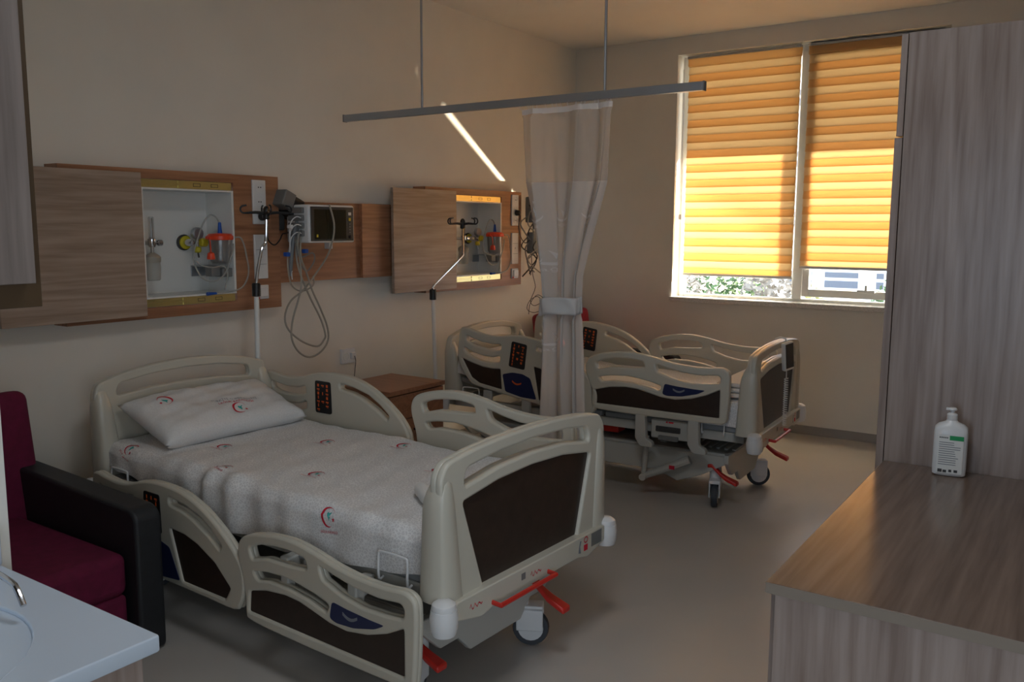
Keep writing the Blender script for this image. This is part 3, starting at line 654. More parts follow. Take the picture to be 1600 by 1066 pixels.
    # bumper bars with corner rollers
    for u_, o_, w_, nm in ((1.965, 1, .42, 'foot_bumper_bar'), (.0, -1, .40, 'head_bumper_bar')):
        zc = .388+dz
        bd = B().prism(rnd([(-w_, zc-.022), (-.30, zc-.05), (-.24, zc-.036), (.24, zc-.036), (.30, zc-.05), (w_, zc-.022), (w_, zc+.035), (-w_, zc+.035)], .012, 3), lambda a, b_, c: (u_+c, a, b_), -.035, .022)
        bar = bd.obj(nm, 'cream', t, .004)
        for s_ in (-1, 1):
            r_ = B().lathe([(.018, -.056), (.034, -.05), (.040, -.03), (.042, 0), (.038, .025)], (u_+.005*o_, s_*(w_+.035), zc), 22).obj('bumper_roller', 'white', t)
            B().lathe([(.036, .025), (.037, .030), (.034, .042), (.020, .052), (.0, .054)], (u_+.005*o_, s_*(w_+.035), zc), 22).obj('roller_cap', 'white', r_)
        if o_ == 1:
            f2 = lambda a, b_, c=.0006: (u_+.0222+c, a, zc+b_)
            def lab(P, mk, d=.0006): B().prism(P, f2, 0, d).obj('printed_label', mk, bar, smooth=0)
            lab([(.325, -.02), (.395, -.02), (.395, .028), (.325, .028)], 'midgrey')
            lab([(.275, -.022), (.30, -.022), (.30, .0), (.275, .0)], 'redp')
            lab([(-.10, -.004), (-.078, -.004), (-.078, .018), (-.10, .018)], 'midgrey')
            lab([(.24, -.02), (.256, -.024), (.25, .0), (.258, .02), (.25, .022), (.243, .0)], 'greyp')
            ring = [(.287+.014*cos(R(k*30)), .018+.012*sin(R(k*30))) for k in range(12)]; rin = [(.287+.010*cos(R(k*30)), .018+.008*sin(R(k*30))) for k in range(12)]
            B().add([f2(*p, .001) for p in ring+rin], [(k, (k+1) % 12, 12+(k+1) % 12, 12+k) for k in range(12)]).obj('printed_label', 'redp', bar, smooth=0)
            for xc in (-.02, -.33):
                P = [(xc-.03+.006*k, .012*sin(k*1.9)*(1-k/14)) for k in range(11)]
                B().add([f2(a, b_, .001) for a, b_ in P]+[f2(a, b_-.004, .001) for a, b_ in P], [(k, k+1, 12+k, 11+k) for k in range(10)]).obj('printed_script', 'redp', bar, smooth=0)
    # base: skirt beams, ribbed tray, end panels
    B().prism([(.16, .30), (1.78, .30), (1.80, .285), (1.80, .25), (1.66, .17), (1.52, .115), (1.40, .16), (.60, .16), (.48, .115), (.30, .17), (.12, .25), (.12, .275)], lambda a, b_, c: (a, c, b_), -.345, -.325).prism([(.16, .30), (1.78, .30), (1.80, .285), (1.80, .25), (1.66, .17), (1.52, .115), (1.40, .16), (.60, .16), (.48, .115), (.30, .17), (.12, .25), (.12, .275)], lambda a, b_, c: (a, c, b_), .325, .345).obj('base_skirt', 'creamD', t, .003)
    EP = [(-.37, .30), (-.37, .255), (-.29, .178), (-.20, .178), (-.14, .115), (.14, .115), (.20, .178), (.29, .178), (.37, .255), (.37, .30)]
    for u_ in (1.80, .11): B().prism(EP, lambda a, b_, c: (u_+c, a, b_), -.012, .012).obj('base_end_panel', 'creamD', t, .004)
    tr = B().box(.12, 1.80, -.35, .35, .285, .297)
    for k in range(7): tr.box(1.52+.045*k, 1.54+.045*k, -.24, .24, .297, .307)
    tr.box(1.38, 1.42, -.26, .26, .297, .36)
    tr.obj('base_tray', 'tray', t, .003)
    # lifting gear: motors, cross arms, brackets and panels that show under the deck
    lg = B().box(.95, 1.22, -.10, .02, .30, .385).tube([(.5, -.2, .31), (.9, -.2, .38)], .018, 8).tube([(.5, .2, .31), (.9, .2, .38)], .018, 8).tube([(1.25, -.22, .40), (1.6, -.22, .31)], .02, 8).tube([(1.25, .22, .40), (1.6, .22, .31)], .02, 8)
    lg.obj('lift_gear', 'darkgrey', t, .004)
    B().box(1.02, 1.14, -.30, -.2, .325, .375).obj('motor_cover', 'red', t, .006)
    for s_ in (-1, 1):
        if low and s_ == -1:
            for uc in (1.30, 1.62, .45, .75): B().prism([(-.485, .30), (-.455, .30), (-.445, .36), (-.40, .37), (-.40, .42), (-.485, .42)], lambda a_, b_, c: (uc+c, a_, b_), -.02, .02).obj('rail_arm', 'creamD', t, .006)
            B().tube([(1.25, -.43, .415), (1.80, -.43, .40)], .009, 8).tube([(1.45, -.45, .41), (1.75, -.45, .405)], .006, 8).box(1.78, 1.84, -.455, -.44, .385, .425).obj('rail_linkage', 'alu', t)
            for uc in (1.50, 1.815): B().lathe([(.010, -.465), (.010, -.455), (.006, -.452)], (uc, 0, .405), 10, 0, 'Y').obj('bolt', 'chrome', t)
        else:
            w0 = s_*.46
            for uc, wd in ((1.36, .04), (1.66, .04)):
                a = B().prism(rnd([(uc-wd, .50), (uc+wd*.4, .50), (uc+wd*.6, .36), (uc+wd*1.5, .345), (uc+wd*1.6, .315), (uc-.01, .315), (uc-wd, .36)], .012, 3), lambda a_, b_, c: (a_, w0+c, b_), -.018, .018)
                a.obj('rail_arm', 'creamD', t, .004)
            bxp = B().box(1.40, 1.62, min(w0*.97, w0*.90), max(w0*.97, w0*.90), .365, .47).obj('rail_latch_box', 'creamD', t, .008)
            B().box(1.43, 1.57, w0-.006*s_ if s_ < 0 else w0-.02, w0+.02 if s_ < 0 else w0+.006, .405, .435).obj('latch_slot', 'darkgrey', bxp, .004)
            B().box(1.45, 1.56, w0-.008 if s_ < 0 else w0-.02, w0+.02 if s_ < 0 else w0+.008, .362, .385).obj('latch_release', 'midgrey', bxp, .003)
            wq = w0*.97+.0006*s_
            B().add([(1.485, wq, .455), (1.50, wq, .455), (1.4925, wq, .468)], [(0, 1, 2)]).add([(1.503, wq, .455), (1.53, wq, .455), (1.53, wq, .463), (1.503, wq, .463)], [(0, 1, 2, 3)]).obj('warning_sticker', 'redp', bxp, smooth=0)
            for uc in (.35, .62):
                B().box(uc-.03, uc+.03, w0-.012, w0+.012, .39, .52).obj('rail_arm', 'creamD', t, .006)
    if not low:   # side hand crank strut
        B().tube([(1.36, -.40, .36), (1.345, -.40, .13)], .014, 10).obj('strut_rod', 'creamD', t)
        B().tube([(1.35, -.40, .13), (1.50, -.39, .20), (1.60, -.37, .25)], [.018, .022, .026], 10).lathe([(.02, -.02), (.02, .02)], (1.345, -.40, .125), 12, 0, 'Y').obj('strut_arm', 'creamD', t)
        B().box(1.50, 1.53, -.418, -.413, .195, .215).obj('strut_sticker', 'redp', t)
    # castors with pedals
    for u_ in (.30, 1.72):
        for s_ in (-1, 1):
            w_ = -.29 if s_ < 0 else .18
            c = B().lathe([(.030, .135), (.032, .16), (.030, .24), (.024, .287)], (0, 0, 0), 14).box(-.085, .012, -.030, -.022, .06, .15).box(-.085, .012, .022, .030, .06, .15).box(-.085, .015, -.030, .030, .135, .155)
            cc = c.obj('castor', 'white', t, .006); cc.location = (u_+(.0 if s_ < 0 else .06), w_, 0); cc.rotation_euler = (0, 0, {(1, -1): R(105), (1, 1): R(-150), (0, -1): R(40), (0, 1): R(-30)}[(int(u_ > 1), s_)])
            B().lathe([(.045, -.016), (.063, -.016), (.066, -.008), (.066, .008), (.063, .016), (.045, .016)], (-.04, 0, .066), 28, 0, 'Y').obj('wheel', 'rubber', cc)
            B().lathe([(.006, -.019), (.046, -.017), (.046, .017), (.006, .019)], (-.04, 0, .066), 20, 0, 'Y').obj('wheel_hub', 'white', cc)
            if u_ > 1:
                wp = -.33 if s_ < 0 else .165
                P = [(u_-.03, wp, .225), (u_-.005, wp, .23), (u_+.04, wp, .185), (u_+.075, wp, .165), (u_+.135, wp, .145)]
                if s_ > 0: P = [(u_+.08, wp, .275), (u_+.11, wp, .285), (u_+.16, wp, .24), (u_+.20, wp, .215), (u_+.27, wp, .19)]
                V = []
                for k, (p, wd) in enumerate(zip(P, (.018, .02, .013, .02, .024))): V += [(p[0], p[1]-wd, p[2]-.012), (p[0], p[1]+wd, p[2]-.012), (p[0], p[1]+wd, p[2]+.010), (p[0], p[1]-wd, p[2]+.010)]
                B().add(V, [(4*k+j, 4*k+(j+1) % 4, 4*k+4+(j+1) % 4, 4*k+4+j) for k in range(4) for j in range(4)]+[(0, 1, 2, 3), (16, 17, 18, 19)]).obj('brake_pedal', 'red', t, .006)
    # red release bar and centre pedal at the foot
    B().tube([(1.94, -.25, .368+dz), (2.02, -.25, .364+dz), (2.02, .05, .364+dz), (1.94, .05, .368+dz)], .008, 8).obj('release_bar', 'red', t)
    return t, tilt
bed1, tilt1 = make_bed('nearer hospital bed with lowered side rails, beside the magenta armchair', .273, 2.383, -.04, True, 0, 0)
bed2, tilt2 = make_bed('farther hospital bed with raised side rails, under the window', .317, 4.644, .042, False, R(8.5), .02)

def inbed(o, bed): o.location = bed.location; o.rotation_euler = bed.rotation_euler; return o
# ------------------------------------------------------------------ bed sheets
def edge(u_, P):
    for (a, za), (b_, zb) in zip(P, P[1:]):
        if u_ <= b_: t_ = max(0, (u_-a)/(b_-a)); t_ = t_*t_*(3-2*t_); return za+(zb-za)*t_
    return P[-1][1]
NE = [(.06, .515), (.19, .500), (.42, .475), (.63, .43), (.83, .405), (1.06, .412), (1.2, .440), (1.485, .431), (1.69, .445), (1.92, .48)]
FE = [(.06, .50), (1.9, .47)]
def wr(u_, a):
    return (.0035*sin(9*u_+6*a)*sin(5*a+2.3)+.002*sin(23*u_-11*a+1.3)*sin(7*u_+1)+.0018*sin(31*a+9*u_)+.0015*sin(47*u_+13*a))
def sheet_fn(tilt, ne, rich=1):
    def F(u_, a, h=0):
        s_ = 1 if a > 0 else -1; aa = abs(a); w0 = .375; r_ = .036
        zt = .604
        if u_ > 1.86: zt -= (u_-1.86)*.5
        if aa < w0: w_, z, nw, nz = aa, zt, 0, 1
        elif aa < w0+r_*PI/2:
            t_ = (aa-w0)/r_; w_, z, nw, nz = w0+r_*sin(t_), zt-r_*(1-cos(t_)), sin(t_), cos(t_)
        else:
            d = aa-w0-r_*PI/2; zb = edge(u_, ne if s_ < 0 else FE); span = zt-r_-zb; z = zt-r_-d*span/.10; w_, nw, nz = w0+r_, 1, 0
        k = wr(u_, a)*rich
        if s_ < 0 and rich and aa > .30:   # falling folds on the near side
            f_ = min(1, (aa-.30)/.12); k += f_*(.018*math.exp(-((u_-.80+.25*(aa-.4))/.035)**2)+.014*math.exp(-((u_-.93)/.05)**2)+.008*math.exp(-((u_-.62-.5*(aa-.4))/.06)**2)+.004*sin(18*u_+9*aa)+.003*sin(41*u_))
            if aa > .43: k += .006
        k += h
        q = tilt(u_, z+k*nz); return (q[0], s_*(w_+k*nw), q[1])
    return F
def sheet(bed, tilt, label, ne, rich, marks, group):
    F = sheet_fn(tilt, ne, rich); L = .375+.036*PI/2+.10
    nu, nv = 190, 96
    bd = B().grid(lambda i, j: F(.075+(1.905-.075)*i, -L+2*L*j), nu, nv)
    o = tag(bd.obj('bed_sheet', 'cotton', None, smooth=180, fix=False), label, 'bed sheet', group); inbed(o, bed)
    for u0, a0, rot, s_ in marks:
        c_, d_ = cos(rot), sin(rot); e = B()
        emblem(e, lambda x, y: F(u0+x*c_-y*d_, a0+x*d_+y*c_, .0022), s_, text=True)
        e.obj('printed_emblem', ['redp', 'teal', 'greyp'], o, smooth=0, fix=False)
    # hem line
    return o
MK = [(.245, -.395, -.5, .028), (.80, -.345, 0, .028), (.52, -.148, 0, .028), (.806, .15, 0, .028), (1.136, -.195, 0, .028), (1.44, -.43, .1, .028), (1.453, .12, 0, .028), (1.10, .30, 0, .028)]
sheet(bed1, tilt1, 'crumpled grey sprigged bed sheet with red crescent emblems on the nearer bed', NE, 1, MK, 'printed sheets on the beds')
sheet(bed2, tilt2, 'smoother sprigged bed sheet on the farther bed with raised rails', [(.06, .49), (1.9, .47)], .35, [(.30, -.20, 0, .036), (1.70, -.42, .3, .034), (.62, .12, 0, .036)], 'printed sheets on the beds')
# pillow, leaning up against the headboard
def pillow(bed):
    def F(i, j, sgn):
        a = 2*i-1; b_ = 2*j-1       # a along bed (head -1), b across
        pa = math.copysign(abs(a)**.9, a); e = max(0, (1-a**4))*max(0, (1-b_**4))
        th_ = .068*e**.40
        cx = .180*a*(1+.05*b_**4-.02); cy = .345*b_*(1+.05*a**4-.02)
        n_ = .003*sin(5*a+4*b_)+.002*sin(11*b_-4*a+1)+.0022*sin(17*a+5*b_)*(1-e*.4)+.0018*sin(29*b_+6*a)+.006*(1-e)*sin(9*b_-7*a)
        z = sgn*th_+n_*(.4+e)*(1 if sgn > 0 else .3)
        if abs(a) > .96 or abs(b_) > .96: z *= .4
        ang = R(19); u_ = .262+cx*cos(ang)+z*sin(ang); zz = .690-cx*sin(ang)+z*cos(ang)
        zz -= .014*max(0, b_)*max(0, -a)*0
        if sgn < 0: zz = max(zz, .6085)
        return (u_, cy, max(zz, .6085))
    n = 40; bd = B().grid(lambda i, j: F(i, j, 1), n, n).grid(lambda i, j: F(i, j, -1), n, n)
    o = bd.obj('pillow', 'pillow', None, smooth=180, fix=False); me = o.data
    bm = bmesh.new(); bm.from_mesh(me); bmesh.ops.remove_doubles(bm, verts=bm.verts, dist=.0012); bmesh.ops.recalc_face_normals(bm, faces=bm.faces); bm.to_mesh(me); bm.free()
    tag(o, 'white emblem printed pillow leaning on the headboard of the nearer bed', 'pillow'); inbed(o, bed)
    def dec(a0, b0, rot, s_, txt):
        e = B()
        def fn(x, y):
            X = x*cos(rot)-y*sin(rot); Y = x*sin(rot)+y*cos(rot)
            p = F((a0+X/.185+1)/2, (b0+Y/.355+1)/2, 1); return (p[0]+.0008, p[1], p[2]+.0022)
        emblem(e, fn, s_, text=False)
        if txt:
            for k, (s2, mi) in enumerate((('TÜRKİYE CUMHURİYETİ', 2), ('SAĞLIK BAKANLIĞI', 0))):
                v_, f_ = text2d(s2, .020); e.add([fn(x, y+.068-.022*k) for x, y in v_], f_, mi)
        e.obj('printed_emblem', ['redp', 'teal', 'greyp'], o, smooth=0, fix=False)
    dec(-.30, -.68, R(-40), .032, False); dec(.60, .10, R(80), .032, True)
    return o
pillow(bed1)
# rolled tissue at the foot
ro = B().tube(sm([(1.60, -.15, .63), (1.66, -.19, .632), (1.72, -.235, .632), (1.80, -.28, .628)], 3, False), [.016, .024, .027, .026, .027, .026, .024, .024, .022, .012], 12)
o = tag(ro.obj('rolled_cloth', 'fold'), 'small roll of white cloth lying at the foot of the nearer bed', 'cloth'); inbed(o, bed1)
# folded sheets at the foot of the farther bed
t = thing('folded_blanket', 'folded pale blanket at the foot of the farther bed', 'blanket', bed2.location, .042)
for k in range(3): B().box(1.72, 1.89, -.36+.01*k, .34, .612+.026*k, .636+.026*k).obj('fold', 'pillow', t, .011, seg=3)
# remote control hanging on the farther footboard
t = thing('bed_remote', 'grey bed remote with coiled cord hung on the farther footboard', 'remote control', bed2.location, .042)
T = Matrix.Translation((2.0, .01, .80)) @ Euler((R(10), R(4), R(-28))).to_matrix().to_4x4()
B().box(-.014, .014, -.036, .036, -.075, .085, 0, T).obj('handset', 'steelw', t, .008, seg=3)
B().box(.0135, .016, -.028, .030, -.06, .078, 0, T).obj('keypad', 'darkgrey', t, .004)
B().tube([(1.99, .01, .885), (1.985, .01, .90), (1.955, .01, .905), (1.93, .01, .895)], .005, 6).obj('hook', 'steelw', t)
P = [(1.995, .02, .73), (1.995, .022, .68)]
for k in range(130): a = k*1.05; P.append((1.995+.010*cos(a), .022+.010*sin(a), .68-.0021*k))
P += [(1.98, .02, .40), (1.95, 0, .385)]
B().tube(P, .003, 6).obj('coiled_cord', 'steelw', t)
# ------------------------------------------------------------------ drip poles
def pole(label, base, zt, bends, hookz, hdir):
    t = thing('drip_pole', label, 'iv pole', (base[0], base[1], base[2]), 0, 'drip poles fixed to the bed corners')
    r = lambda p: (p[0]-base[0], p[1]-base[1], p[2]-base[2])
    B().tube([r(base), r(zt)], .0125, 12).obj('lower_tube', 'steelw', t)
    B().lathe([(.016, -.03), (.021, -.028), (.021, .03), (.017, .036)], r((zt[0], zt[1], zt[2]+.0)), 14).obj('collar', 'black', t)
    P = [r(zt)]+[r(p) for p in bends]
    B().tube(sm(P, 4, False), .0075, 10).obj('bent_rod', 'chrome', t)
    top = Vector(r(bends[-1])); hk = B().lathe([(.012, -.03), (.016, -.025), (.016, .02), (.010, .03), (.005, .035)], top, 12)
    for k in range(4):
        a = hdir+k*PI/2; d = Vector((cos(a), sin(a), 0)); L_ = .105
        P = [top, top+d*L_*.5+Vector((0, 0, .004)), top+d*L_]
        hk.tube([tuple(p) for p in P], [.009, .007, .005], 8)
        c = top+d*(L_-.0)+Vector((0, 0, .018))
        Q = [c+d*(.018*cos(R(x)))+Vector((0, 0, .018*sin(R(x)))) for x in range(-90, 100, 20)]+[c+d*(-.012)+Vector((0, 0, .02))]
        hk.tube([tuple(p) for p in Q], .0045, 7)
    hk.obj('hook_head', 'black', t)
    return t
pole('drip pole at the nearer bed, in front of the socket strips', (.29, 2.80, .40), (.284, 2.815, 1.185), [(.284, 2.817, 1.22), (.28, 2.835, 1.30), (.28, 2.862, 1.39), (.28, 2.885, 1.42), (.28, 2.893, 1.50), (.28, 2.895, 1.56)], 0, R(60))
pole('drip pole at the farther bed with a sideways bent chrome rod', (.30, 4.178, .40), (.30, 4.152, 1.08), [(.30, 4.152, 1.115), (.30, 4.17, 1.145), (.30, 4.43, 1.30), (.30, 4.455, 1.335), (.30, 4.455, 1.42), (.30, 4.455, 1.515)], 0, R(88))

# ------------------------------------------------------------------ curtain rail and curtain
t = thing('curtain_rail', 'grey metal curtain rail hung from the ceiling between the beds', 'curtain rail', (.29, 3.44, 2.052))
B().box(0, 2.02, -.0125, .0125, 0, .035).obj('track', 'alu', t, .001)
for x in (-.006, 2.02): B().box(x, x+.006, -.014, .014, -.002, .037).obj('end_cap', 'midgrey', t, .001)
for x in (.825-.29, 1.856-.29): B().tube([(x, 0, .035), (x, 0, HC-2.052)], .006, 10).lathe([(.02, HC-2.052-.012), (.02, HC-2.052)], (x, 0, 0), 14).obj('hanger_rod', 'alu', t)
PW = [(.04, 1.49, 1.80), (.60, 1.532, 1.755), (1.09, 1.553, 1.735), (1.14, 1.558, 1.732), (1.18, 1.550, 1.738), (1.28, 1.535, 1.748), (1.45, 1.495, 1.80), (1.70, 1.432, 1.88), (2.036, 1.405, 1.91)]
def cw(z):
    for (a, l0, r0), (b_, l1, r1) in zip(PW, PW[1:]):
        if z <= b_: t_ = (z-a)/(b_-a); return l0+(l1-l0)*t_, r0+(r1-r0)*t_
    return PW[-1][1:]
def cur(s_, z, h=0):
    l, r_ = cw(z); g = 1.0 if z < 1.3 else 1-(z-1.3)*.25
    amp = .034*g if abs(z-1.135) > .05 else .020
    ph = 2*PI*(3.1*s_+.30*sin(5*s_+1)+.05*sin(2*z)) ; x = l+(r_-l)*s_+.012*sin(2*ph)*g
    y = 3.44+amp*math.copysign(abs(sin(ph))**.7, sin(ph))+.008*sin(2.3*ph+z*3)+.004*sin(9*z+5*s_)
    if z > 2.0: y = 3.44+(y-3.44)*.45
    tw = .03*sin(z*2.0); return (x, y+tw*(s_-.5)-h, z)
t = thing('bed_curtain', 'pale privacy curtain with mesh top, tied in the middle, between the beds', 'curtain', (1.64, 3.44, 0))
o3 = (1.64, 3.44, 0)
def cg(z0, z1, n, name, mt, nu=130, off=0):
    return B().grid(lambda i, j: tuple(a-b_ for a, b_ in zip(cur(i, z0+(z1-z0)*j, off), o3)), nu, n).obj(name, mt, t, smooth=180, fix=False)
cg(.05, 1.702, 90, 'drape', 'drape'); cg(1.702, 2.015, 16, 'mesh_header', 'sheer'); cg(2.013, 2.038, 2, 'header_tape', 'satin')
def tie(i, j):
    a = 2*PI*i; z = 1.098+.078*j; c_, d_ = cos(a), sin(a)
    return (.105*math.copysign(abs(c_)**.6, c_)+.004+.004*sin(7*a), .045*math.copysign(abs(d_)**.8, d_)+.004*sin(5*a+j*4), z+.008*c_+.004*sin(3*a))
B().grid(tie, 64, 6).obj('tie_band', 'satin', t, smooth=180, fix=False, solid=.002)
hk = B()
for k in range(16):
    s_ = (k+.5)/16; x, y, z = cur(s_, 2.034); hk.tube([(x-1.64, y-3.44, 2.036), (x-1.64, 0, 2.046), (x-1.64, 0, 2.054)], .0018, 5)
hk.obj('glider_hooks', 'white', t)['kind'] = 'stuff'
for s0, z0, sc_ in ((.27, 1.37, .060), (.28, .99, .052), (.13, 1.55, .046), (.50, 1.56, .046), (.84, 1.57, .046)):
    e = B(); l, r_ = cw(z0)
    def fn(x, y):
        sx, zz = s0+x/(r_-l), z0+y; p = Vector(cur(sx, zz)); nn = (Vector(cur(sx+.004, zz))-p).cross(Vector(cur(sx, zz+.01))-p).normalized()
        if nn.y > 0: nn = -nn
        p += nn*.005; return (p[0]-1.64, p[1]-3.44, p[2])
    n = 14
    V = []
    for i in range(n+1):
        a = R(190+i*170/n); wq = .03+.26*sin(PI*i/n); V += [fn(cos(a)*sc_*.8, sin(a)*sc_*.8), fn(cos(a)*sc_*.8*(1-wq), (sin(a)*(1-wq))*sc_*.8)]
    e.add(V, [(2*i, 2*i+1, 2*i+3, 2*i+2) for i in range(n)])
    P = [(.1, -.6), (.35, -.2), (.42, .3), (.25, .75), (.30, .2), (.12, -.05), (-.15, .2), (-.05, -.15), (.02, -.4)]
    V = [fn(a*sc_, b_*sc_+.01) for a, b_ in P]; c = fn(.15*sc_, 0*sc_); e.add(V+[c], [(k, (k+1) % 9, 9) for k in range(9)])
    st = [fn((.3+(.2 if k % 2 == 0 else .09)*cos(R(90+36*k)))*sc_, (1.35+(.2 if k % 2 == 0 else .09)*sin(R(90+36*k)))*sc_) for k in range(10)]; e.add(st+[fn(.3*sc_, 1.35*sc_)], [(k, (k+1) % 10, 10) for k in range(10)])
    v_, f_ = text2d('sağlık', .45); e.add([fn(x*sc_, (y-1.1)*sc_) for x, y in v_], f_)
    e.obj('woven_emblem', 'satin', t, smooth=0, fix=False)

# ------------------------------------------------------------------ armchairs
def armchair(label, loc, rz, fab, group, arms='blackle'):
    t = thing('armchair', label, 'armchair', loc, rz, group)   # local: faces +x, width along y 0..-.75 .. origin at right rear floor
    W_ = .74
    # backrest, raked
    T = Matrix.Translation((.30, 0, .36)) @ Euler((0, R(-9), 0)).to_matrix().to_4x4()
    B().box(-.13, 0, -W_+.02, -.02, -.1, .50, 0, T).obj('backrest', fab, t, .04, seg=4)
    B().box(.27, .99, -W_+.105, -.105, .22, .375).obj('seat_cushion', fab, t, .035, seg=4)
    B().box(.93, .985, -W_+.11, -.11, .05, .225).obj('footrest_panel', fab, t, .02, seg=3)
    B().box(.15, .93, -W_+.11, -.11, .06, .22).obj('seat_base', 'blackle', t, .01)
    for y0 in (-.10, -W_):
        P = rnd([(.10, .04), (1.035, .0), (1.035, .50), (1.0, .528), (.20, .560), (.10, .54)], .03, 4)
        B().prism(P, lambda a, b_, c: (a, c, b_), y0, y0+.10).obj('armrest', arms, t, .012, seg=3)
    for x in (.15, .9):
        for y in (-.05, -W_+.05): B().lathe([(.02, 0), (.022, .05)], (x, y, 0), 10).obj('foot', 'black', t)
    return t
armchair('magenta fabric armchair with black armrests left of the nearer bed', (0, 1.75, 0), 0, 'magenta', 'hospital armchairs by the head wall')
armchair('maroon armchair in the corner behind the farther bed', (-.12, 6.22, .03), 0, 'maroon', 'hospital armchairs by the head wall', 'blackle').location = (.02, 6.25, 0)

# ------------------------------------------------------------------ wash counter
t = thing('washbasin_counter', 'white solid surface counter with round basin at lower left of the photo', 'counter', (PX+.002, .775, .85))
CX, CY = .246, -.325; RB = .235; hole = [(CX+RB*cos(2*PI*k/48), CY+RB*sin(2*PI*k/48)) for k in range(48)]
v_, f_ = plate(rnd([(0.001, -2.0), (.52, -2.0), (.52, 0), (.001, 0)], .006, 2), [hole], .028, .003)
B().add([(a, b_, c-.014) for a, b_, c in v_], f_).obj('worktop', 'corian', t, smooth=40)
V = [(RB*1.005, -.006), (RB*.985, -.02), (RB*.90, -.06), (RB*.7, -.105), (RB*.35, -.13), (.03, -.135), (.028, -.15), (.1, -.15), (RB*.8, -.115), (RB*1.02, -.03), (RB*1.02, -.02)]
B().lathe(V, (CX, CY, 0), 48).obj('basin', 'corian', t, smooth=60)
B().box(.001, .02, -2.0, 0.0, .0, .075).obj('backsplash', 'corian', t, .006, seg=3)
B().lathe([(.024, .0), (.024, .012), (.020, .05), (.020, .075)], (.10, -.09, 0), 16).tube(sm([(.10, -.09, .05), (.15, -.088, .056), (.235, -.09, .052), (.262, -.092, .045), (.285, -.094, .023)], 4, False), .0052, 10).tube([(.10, -.09, .075), (.10, -.09, .10), (.13, -.09, .11)], .006, 8).obj('faucet', 'chrome', t)
t = thing('basin_cabinet', 'pale oak cabinet under the white basin counter', 'cabinet', (PX, .765, 0))
B().box(.01, .47, -1.98, 0, .08, .82).obj('cabinet_body', 'woodP', t)
for k in range(3): B().box(.47, .488, -.50*(k+1)+.004, -.50*k-.002, .09, .815).obj('door', 'woodG', t, .001)
B().box(.03, .42, -1.95, -.02, 0, .08).obj('plinth', 'coving', t)
# upper cupboard on the same partition
t = thing('wall_cupboard', 'oak wall cupboard with brown carcass at top left of the photo', 'cupboard', (PX, .715, 1.372))
B().box(.002, .345, -1.6, 0, 0, .95).obj('carcass', 'dark_carcass', t, .001)
B().box(.348, .366, -.60, -.018, .038, .94).obj('door', 'woodP', t, .001)
B().box(.348, .366, -1.19, -.605, .038, .94).obj('door', 'woodP', t, .001)

# ------------------------------------------------------------------ wardrobe, low cabinet, bottle
t = thing('wardrobe', 'tall grey oak wardrobe against the right wall beside the window', 'wardrobe', (3.14, 2.97, 0))
B().box(.022, .80, 0, .022, .06, 2.095).obj('side_panel', 'woodG', t, .001)
B().box(.022, .80, 1.578, 1.60, .06, 2.095).box(.022, .80, .022, 1.578, 2.073, 2.095).box(.022, .80, .022, 1.578, .06, .08).box(.78, .80, .022, 1.578, .08, 2.073).obj('carcass', 'woodEo', t)
for k in range(3):
    B().box(.0, .019, .003+.533*k, .530+.533*k, 1.785, 2.093).obj('upper_door', 'woodG', t, .001)
    B().box(-.004, .019, .003+.533*k, .530+.533*k, .065, 1.78).obj('door', 'woodG', t, .001)
    B().tube([(-.004, .49+.533*k, 1.0), (-.03, .49+.533*k, 1.0), (-.03, .49+.533*k, 1.16), (-.004, .49+.533*k, 1.16)], .005, 8).obj('handle', 'alu', t)
B().box(.04, .78, .01, 1.59, 0, .06).obj('plinth', 'coving', t)
t = thing('low_cabinet', 'low grey oak cabinet with glossy worktop in front of the wardrobe', 'cabinet', (3.165, 1.775, 0))
B().box(0, .775, 0, 1.19, .725, .75).obj('worktop', 'woodC', t, .001)
B().box(.0, .775, -.0015, 0, .726, .749).box(-.0015, 0, 0, 1.19, .726, .749).obj('edge_strip', 'woodE', t)
B().box(.018, .775, .006, .024, .05, .725).obj('side_panel', 'woodG', t, .001)
B().box(.024, .775, .024, 1.185, .05, .724).obj('carcass', 'woodG', t)
for k in range(2): B().box(.004, .021, .026+.583*k, .604+.583*k, .06, .72).obj('door', 'woodG', t, .001)
B().box(.05, .75, .03, 1.16, 0, .05).obj('plinth', 'coving', t)

t = thing('pump_bottle', 'white sanitiser pump bottle with green striped label on the low cabinet', 'bottle', (3.362, 2.905, .751), R(6))
def sup(rx, ry, z, n=28, p=3.2):
    return [(rx*math.copysign(abs(cos(a))**(2/p), cos(a)), ry*math.copysign(abs(sin(a))**(2/p), sin(a)), z) for a in [2*PI*k/n for k in range(n)]]
pr = [(.040, .024, 0), (.046, .029, .004), (.047, .030, .02), (.047, .030, .13), (.045, .028, .148), (.036, .024, .158), (.018, .018, .165), (.015, .015, .17)]
V = []; n = 28
for rx, ry, z in pr: V += sup(rx, ry, z, n, 4 if z < .15 else 2.2)
B().add(V, [(k*n+j, k*n+(j+1) % n, (k+1)*n+(j+1) % n, (k+1)*n+j) for k in range(len(pr)-1) for j in range(n)]+[tuple(range(n))[::-1], tuple(range((len(pr)-1)*n, len(pr)*n))]).obj('bottle_body', 'white', t, smooth=50)
B().lathe([(.014, .166), (.015, .168), (.015, .188), (.010, .192), (.006, .193), (.006, .204), (.0, .204)], (0, 0, 0), 18).box(-.018, .010, -.006, .006, .200, .207).lathe([(.012, .200), (.013, .204), (.010, .208)], (0, 0, 0), 14).obj('pump', 'white', t, .001)
lb = B(); yl = -.0306
def lq(x0, x1, z0, z1, mi, d=0): lb.add([(x0, yl-d, z0), (x1, yl-d, z0), (x1, yl-d, z1), (x0, yl-d, z1)], [(0, 1, 2, 3)], mi)
lq(-.034, .036, .010, .128, 0); lq(-.002, .036, .113, .127, 1, .0003)
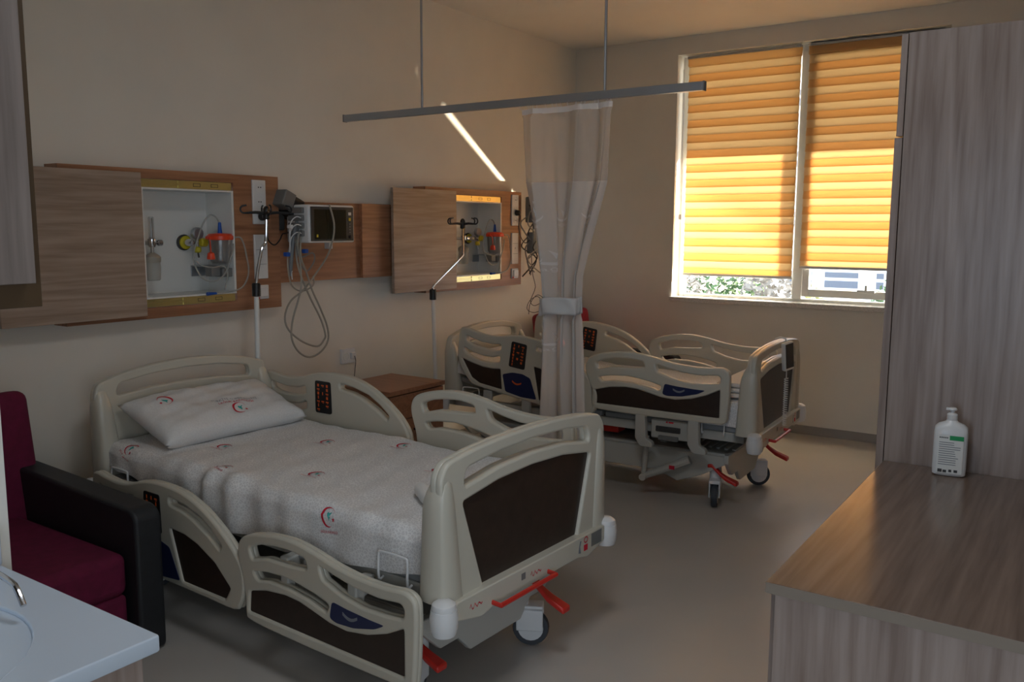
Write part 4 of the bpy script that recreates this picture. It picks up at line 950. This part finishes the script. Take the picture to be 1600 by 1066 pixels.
random.seed(2)
for k in range(11):
    z = .104-.0068*k; lq(-.030, .030-random.uniform(0, .02), z, z+.0022, 2, .0003)
for x0, x1, z0, z1 in ((-.030, -.018, .012, .022), (.0, .008, .014, .022), (.014, .024, .014, .022), (-.016, -.006, .012, .020)): lq(x0, x1, z0, z1, 3, .0003)
for k in range(5): lq(-.030+.005*k, -.0265+.005*k, .118, .1215, 3, .0003)
lb.obj('label_sticker', ['steelw', 'green', 'greyp', 'darkgrey'], t, smooth=0)

# ------------------------------------------------------------------ outdoors
def ggen(name, col, rough=.9): return noisy(name, col, .35, 3, rough)
M['lawn'] = ggen('yard_ground', (.30, .28, .22)); M['leaf'] = ggen('leaves', (.07, .13, .05)); M['leaf2'] = ggen('leaves_dry', (.28, .26, .09)); M['leaf3'] = ggen('leaves_grey', (.22, .20, .17))
M['facade'] = mat('white_facade', (.82, .84, .88), .8); M['dglass'] = mat('dark_window_band', (.10, .12, .16), .5); M['bark'] = mat('bark', (.12, .09, .06), .9)
struct(bx('trim_yard_ground', 'lawn', -80, 60, 7.8, 120, -6.2, -6))
t = thing('apartment_building', 'white building with dark window bands seen under the right blind', 'building', (-11, 45, -6))
B().box(0, 22, 0, 14, 0, 22).obj('wall', 'facade', t)
for k in range(5):
    for x0, wd in ((-9.6, 1.1), (-7.86, 1.6), (-5.42, .34), (-4.75, 1.4), (-2.8, 1.6)):
        z0 = -1.45+6+3.0*(k-1)
        f_ = B().box(x0+11-.06, x0+11+wd+.06, -.10, .02, z0-.08, z0+.85).obj('window_surround', 'facade', t)
        B().box(x0+11, x0+11+wd, -.13, -.09, z0, z0+.35).obj('window_glass', 'dglass', f_)
        B().box(x0+11, x0+11+wd, -.13, -.09, z0+.50, z0+.77).obj('window_glass', 'dglass', f_)
random.seed(11)
TR = [(-6.7, 24.4, 'leaf3', 'grey brown bushy tree in the yard, leftmost under the left blind'), (-8.4, 30, 'leaf', 'dark green tree in the yard behind the leftmost grey one'), (-5.95, 27.4, 'leaf', 'dark green tree in the yard, second from the left under the left blind'),
 (-4.95, 30.5, 'leaf2', 'yellow green tree in the yard near the middle window post'), (-3.75, 23.5, 'leaf3', 'grey twiggy tree in the yard, nearest the middle window post'), (-2.3, 33, 'leaf', 'small dark green tree in the yard before the white building'), (-1.3, 29, 'leaf2', 'yellow green tree in the yard under the window latch')]
for x, y, mt, lab in TR:
    t = thing('yard_tree', lab, 'tree', (x, y, -6 if y < 28 else -6.9), random.random()*3, 'trees in the yard')
    B().tube([(0, 0, .0 if y < 28 else .9), (.05, .02, 2), (0, 0, 4.5)], [.14, .10, .05], 8).obj('trunk', 'bark', t)
    V = []; F = []
    for k in range(1100):
        a = random.uniform(0, 2*PI); zz = random.uniform(-1, 1); r_ = random.random()**.4; rr = math.sqrt(1-zz*zz)*r_
        p = Vector((1.0*rr*cos(a), 1.0*rr*sin(a), 4.6+2.1*zz*r_)); d1 = Vector((random.gauss(0, 1), random.gauss(0, 1), random.gauss(0, 1))).normalized()*.13; d2 = d1.orthogonal().normalized()*.07
        i = len(V); V += [p-d1, p+d2, p+d1, p-d2]; F.append((i, i+1, i+2, i+3))
    o = B().add(V, F).obj('foliage', mt, t, smooth=0, fix=False); o['kind'] = 'stuff'
